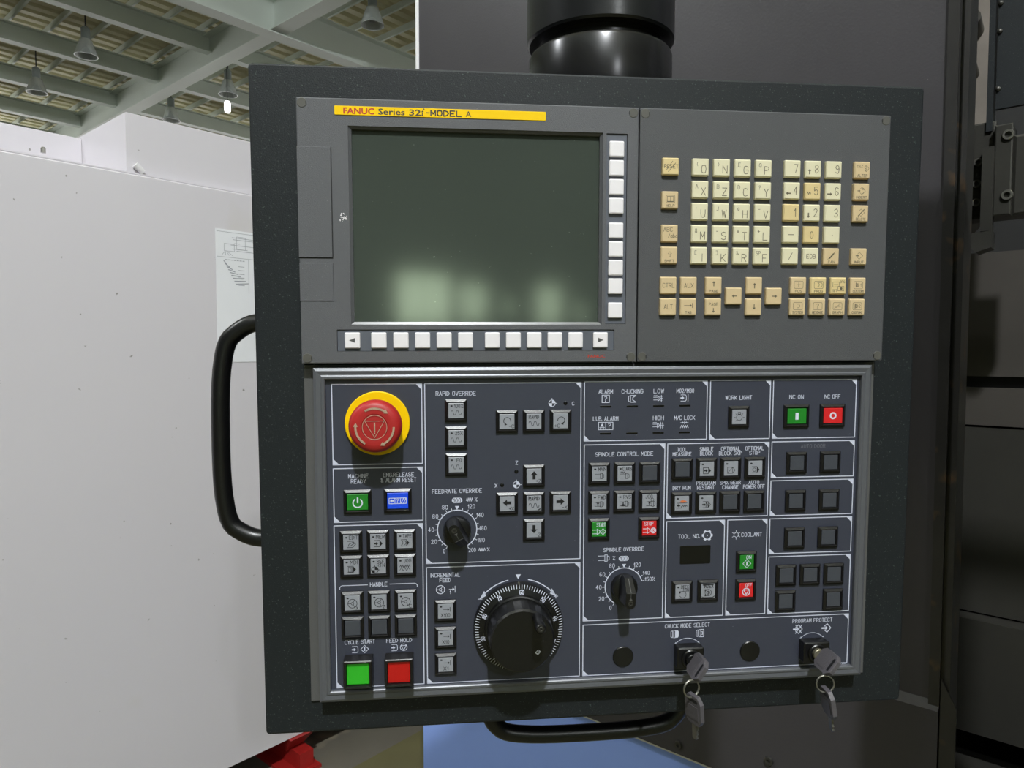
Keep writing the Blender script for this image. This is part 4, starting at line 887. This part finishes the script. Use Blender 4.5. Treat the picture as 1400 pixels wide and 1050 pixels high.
# cycle start and feed hold: square lamps in tall shrouds
def shroud():
    q = MB(); o = rrect(-12.4, -12.4, 12.4, 12.4, .8, 2); t = rrect(-11.6, -11.6, 11.6, 11.6, .6, 2); i = rrect(-10, -10, 10, 10, .4, 2)
    q.loft([[(x, y, 0) for x, y in o], [(x, y, 13.2) for x, y in o], [(x, y, 14) for x, y in t], [(x, y, 13.6) for x, y in i], [(x, y, 6) for x, y in i]], False, True)
    return q.mesh('shrouded_button', 'bezel_black')
sh = shroud()
for x, m, lb in ((43.4, 'lamp_green', 'bright green cycle start button in a tall black shroud'), (78.6, 'lamp_red', 'red feed hold button in a tall black shroud')):
    o = part('shrouded_button', sh, op, (x, -489.4, ZF), label=lb); q = MB(); q.slab(-9.5, -9.5, 9.5, 9.5, 6, 11.5, .6); part('lamp_cap', q.mesh('lamp_cap', m), o)

# emergency stop
es = MB(); es.lathe([(27.6, 0), (27.6, 2.6), (27.0, 3.0), (16, 3.0)], 72)
eo = part('emergency_stop', es.mesh('emergency_stop', 'yellow', smooth=30), op, (62.4, -271.8, ZF), label='red mushroom emergency stop button on a yellow ring')
q = MB(); q.lathe([(15.5, 2.5), (15.5, 12)], 48); part('neck', q.mesh('neck', 'black_plastic', smooth=30), eo)
q = MB(); q.lathe([(15, 11), (20.0, 11), (21.6, 13), (22.1, 17), (22.0, 22), (20.8, 25.6), (18.6, 27.4), (14.6, 28.0), (11.0, 27.7), (10.4, 27.2), (9.8, 27.7), (0, 28.0)], 84); hd = part('button_head', q.mesh('button_head', 'estop_red', smooth=35), eo)
k = Ink(w=.5); k.z = 28.35
for a in (-30, 90, 210):
    k.arc(0, 0, 15.6, a, a + 62, 1.7, 10)
    t = math.radians(a + 62); u = math.radians(a + 74)
    k.fill([(17.6 * math.sin(t), 17.6 * math.cos(t)), (13.6 * math.sin(t), 13.6 * math.cos(t)), (15.8 * math.sin(u), 15.8 * math.cos(u))])
k.arc(0, 0, 10.0, w=.5); k.line([(-8, 5.2), (8, 5.2), (0, -8.6), (-8, 5.2)], .45); k.line([(0, 3.6), (0, -3.4)], 1.1); k.line([(0, -4.6), (0, -5.2)], 1.0)
part('engraved_marks', k.mesh('engraved_marks', 'estop_mark'), eo)

# override knobs
def knob(x, y, ang, label):
    q = MB(); q.lathe([(12.2, 0), (12.2, 3), (11.4, 5.5), (9, 6.5), (0, 6.5)], 48)
    o = part('rotary_switch', q.mesh('rotary_switch', 'black_plastic', smooth=30), op, (x, y, ZF), (0, 0, -ang), label)
    pts = []
    for z, wd in ((5.5, 6.2), (25, 4.6)):
        for a in range(180, 361, 20): pts.append((wd * math.cos(math.radians(a)), -7 + wd * math.sin(math.radians(a)), z))
    pts += [(-6.2, 8, 5.5), (6.2, 8, 5.5), (-3.6, 13, 5.5), (3.6, 13, 5.5), (-3.4, 12.4, 13), (3.4, 12.4, 13), (-4.4, 3, 25), (4.4, 3, 25)]
    q = MB(); q.hull(pts); part('grip', q.mesh('grip', 'black_plastic', smooth=25), o)
    k = Ink(w=.5); k.z = 25.06; k.line([(0, 2.8), (0, -2.6)], .35); k.fill([(-1.6, -3.6), (1.6, -3.6), (0, -1.4)]); k.line([(-3.6, 2.8), (3.6, 2.8)], .4); part('pointer_mark', k.mesh('pointer_mark', 'ink_grey'), o)
    q = MB(); q.poly([(-.3, 3.1, 24.95), (.3, 3.1, 24.95), (.3, 12.2, 13.35), (-.3, 12.2, 13.35)]); part('pointer_line', q.mesh('pointer_line', 'ink_grey'), o)
    q = MB(); q.lathe([(1.0, 25.0), (1.2, 25.25), (2.2, 25.25), (2.3, 25.0)], 16, (0, -6.6, 0)); part('screw', q.mesh('screw', 'steel_dark', smooth=40), o)
knob(130.3, -367.3, math.radians(152), 'black feedrate override knob turned to the lower right')
knob(281.2, -424.6, math.radians(3), 'black spindle override knob pointing straight up')

# handwheel
q = MB(); q.lathe([(40.2, 0), (40.2, 4.6), (39.6, 6.2), (31.2, 8.6), (30.6, 11.6), (29.4, 12.2), (20, 12.2)], 100)
hw = part('handwheel', q.mesh('handwheel', 'black_plastic', smooth=25), op, (184.5, -456.5, ZF), label='black pulse handwheel with white graduations')
q = MB(); q.lathe([(28.9, 12), (27.9, 32.8), (26.4, 34.6), (0, 34.6)], 28); part('wheel_knob', q.mesh('wheel_knob', 'black_plastic', smooth=8), hw)
q = MB(); gx, gy = 12.4, 20.6
q.lathe([(4.4, 34.4), (4.2, 37), (3.4, 40), (4.0, 46), (4.6, 54), (4.2, 58), (3.4, 59), (0, 59)], 24, (gx, gy, 0)); part('crank_grip', q.mesh('crank_grip', 'black_plastic', smooth=40), hw)
q = MB(); q.lathe([(1.0, 59), (1.2, 59.2), (2.2, 59.2), (2.4, 59)], 16, (gx, gy, 0)); part('grip_screw', q.mesh('grip_screw', 'steel_dark', smooth=40), hw)
def conez(r): return 6.2 + (39.6 - r) * (2.4 / 8.4) + .06
k = Ink(w=.42)
for j in range(100):
    a = math.radians(4 + 3.6 * j); r0 = 36.2 if j % 5 else 35.4
    k.line([(r0 * math.sin(a), r0 * math.cos(a)), (39.2 * math.sin(a), 39.2 * math.cos(a))], .55)
for n, t in enumerate(('60', '50', '40', '30', '20', '10', '0', '90', '80', '70')):
    a = math.radians(4 + 36 * n); k.text(t, 33.2 * math.sin(a), 33.2 * math.cos(a), 3.8 if len(t) > 1 else 1.7, 3.3, .55, -a)
k.m.v = [(x, y, conez(math.hypot(x, y))) for x, y, z in k.m.v]
part('graduations', k.mesh('graduations', 'ink_white'), hw)
q = MB(); q.box(-.5, 39.4, 4, .5, 41.4, 7.2); part('index_mark', q.mesh('index_mark', 'brass'), hw)
k = Ink(); k.z = 34.68; k.fill([(10.6, -10.3), (13.2, -12.3), (16.0, -9.3), (13.4, -7.5)]); k2 = k; part('small_sticker', k.mesh('small_sticker', 'ink_white'), hw)
k = Ink(w=.7); k.z = 34.74; k.line([(13.8, -8.5), (12.2, -10.1), (13.6, -10.3)]); part('sticker_print', k.mesh('sticker_print', 'ink_black'), hw)

# key switches
def keyswitch(x, y, label, metal):
    q = MB(); q.slab(-12.5, -10, 12.5, 10, 0, 10, 1.2, 1.7); o = part('key_switch', q.mesh('key_switch', 'black_plastic', smooth=25), op, (x, y, ZF), label=label)
    q = MB(); q.lathe([(8.6, 9.6), (8.6, 11.4), (7.8, 12.2), (6.2, 12.2), (6.2, 11)], 36); part('lock_ring', q.mesh('lock_ring', 'black_plastic', smooth=30), o)
    q = MB(); q.lathe([(5.4, 10), (5.4, 14.4), (4.9, 15), (0, 15)], 32); part('lock_cylinder', q.mesh('lock_cylinder', metal, smooth=30), o)
keyswitch(341.7, -490.5, 'black chuck mode key switch', 'black_plastic'); keyswitch(462.6, -491, 'black program protect key switch', 'brass')

# ---- keys and key rings (things of their own)
def key_head_mesh():
    q = MB(); W2, L = 10.2, 26.0
    o = [(-6.6, 0), (6.6, 0), (W2, 5), (W2, L - 5.5), (6.0, L), (-6.0, L), (-W2, L - 5.5), (-W2, 5)]
    q.prism(o, 0, 2.1, .4); i0 = len(q.v); q.prism(o, 0, 2.1, .4)
    q.v[i0:] = [(x, y, -z) for x, y, z in q.v[i0:]]; n = len(q.f) // 2; q.f[n:] = [tuple(reversed(f)) for f in q.f[n:]]
    return q.mesh('key_head', 'key_plastic')
def key_face():
    q = MB()
    for s in (1, -1):
        q.prism([(-7, 5), (7, 5), (7, 17), (-7, 17)], 2.1 * s, 2.5 * s) if s > 0 else q.prism([(-7, 5), (7, 5), (7, 17), (-7, 17)], -2.5, -2.1)
    return q.mesh('grip_pad', 'key_plastic')
def key_slot():
    q = MB()
    q.slab(-6.4, 20, 6.4, 23, -2.16, 2.16, 0, 1.4); return q.mesh('ring_slot', 'ink_black')
def key_blade():
    q = MB(); q.prism([(-1.1, -15), (1.4, -14.4), (2.6, -13), (2.0, -11), (3.0, -9), (2.3, -7), (3.0, -5), (3.2, .5), (-3.2, .5), (-3.2, -13.4)], -.9, .9)
    return q.mesh('key_blade', 'blade_steel')
KH, KF, KS, KB = key_head_mesh(), key_face(), key_slot(), key_blade()
def put_key(label, M, group):
    o = bpy.data.objects.new('switch_key', None); COL.objects.link(o); o.empty_display_size = .01
    o.matrix_world = PANEL @ M; props(o, label, 'key', group)
    for n, me in (('key_head', KH), ('grip_pad', KF), ('ring_slot', KS), ('key_blade', KB)):
        p = bpy.data.objects.new(n, me); COL.objects.link(p); p.parent = o
def frame_from(loc, xdir, ydir):
    y = Vector(ydir).normalized(); x = Vector(xdir); x = (x - y * x.dot(y)).normalized(); z = x.cross(y)
    m = Matrix((x, y, z)).transposed().to_4x4(); return Matrix.Translation(Vector(loc) * MM) @ m
def put_ring(label, c, nrm, r=7.6):
    q = MB(); n = Vector(nrm).normalized(); a = n.cross(Vector((0, 1, 0))).normalized(); bb = a.cross(n)
    for dz in (-.45, .45):
        q.tube([tuple(n * dz + (a * math.cos(t) + bb * math.sin(t)) * r) for t in [2 * PI * j / 48 for j in range(48)]], .55, 8, True)
    o = bpy.data.objects.new('key_ring', q.mesh('key_ring', 'steel', smooth=60)); COL.objects.link(o)
    o.matrix_world = PANEL @ Matrix.Translation(Vector(c) * MM); props(o, label, 'key ring', 'split rings on the keys')
GK = 'grey headed switch keys'
put_key('grey headed key inserted in the chuck mode switch', frame_from((341.9, -490.6, 11.5), (.55, .83, 0), (0, 0, 1)), GK)
put_ring('steel split ring hanging from the chuck mode key', (334.0, -506.0, 32), (.25, .05, 1))
put_key('grey headed spare key hanging from the chuck mode key ring', frame_from((337.6, -537.5, 32.5), (.36, -.05, .93), (-.06, 1, .0)), GK)
put_key('grey headed key inserted in the program protect switch', frame_from((462.8, -491.2, 12.5), (.62, .78, 0), (0, 0, 1)), GK)
put_ring('steel split ring hanging from the program protect key', (457.6, -508.2, 32), (-.2, .05, 1))
put_key('grey headed spare key hanging from the program protect key ring', frame_from((463.0, -538, 32.5), (-.02, -.05, 1), (-.18, 1, .0)), GK)
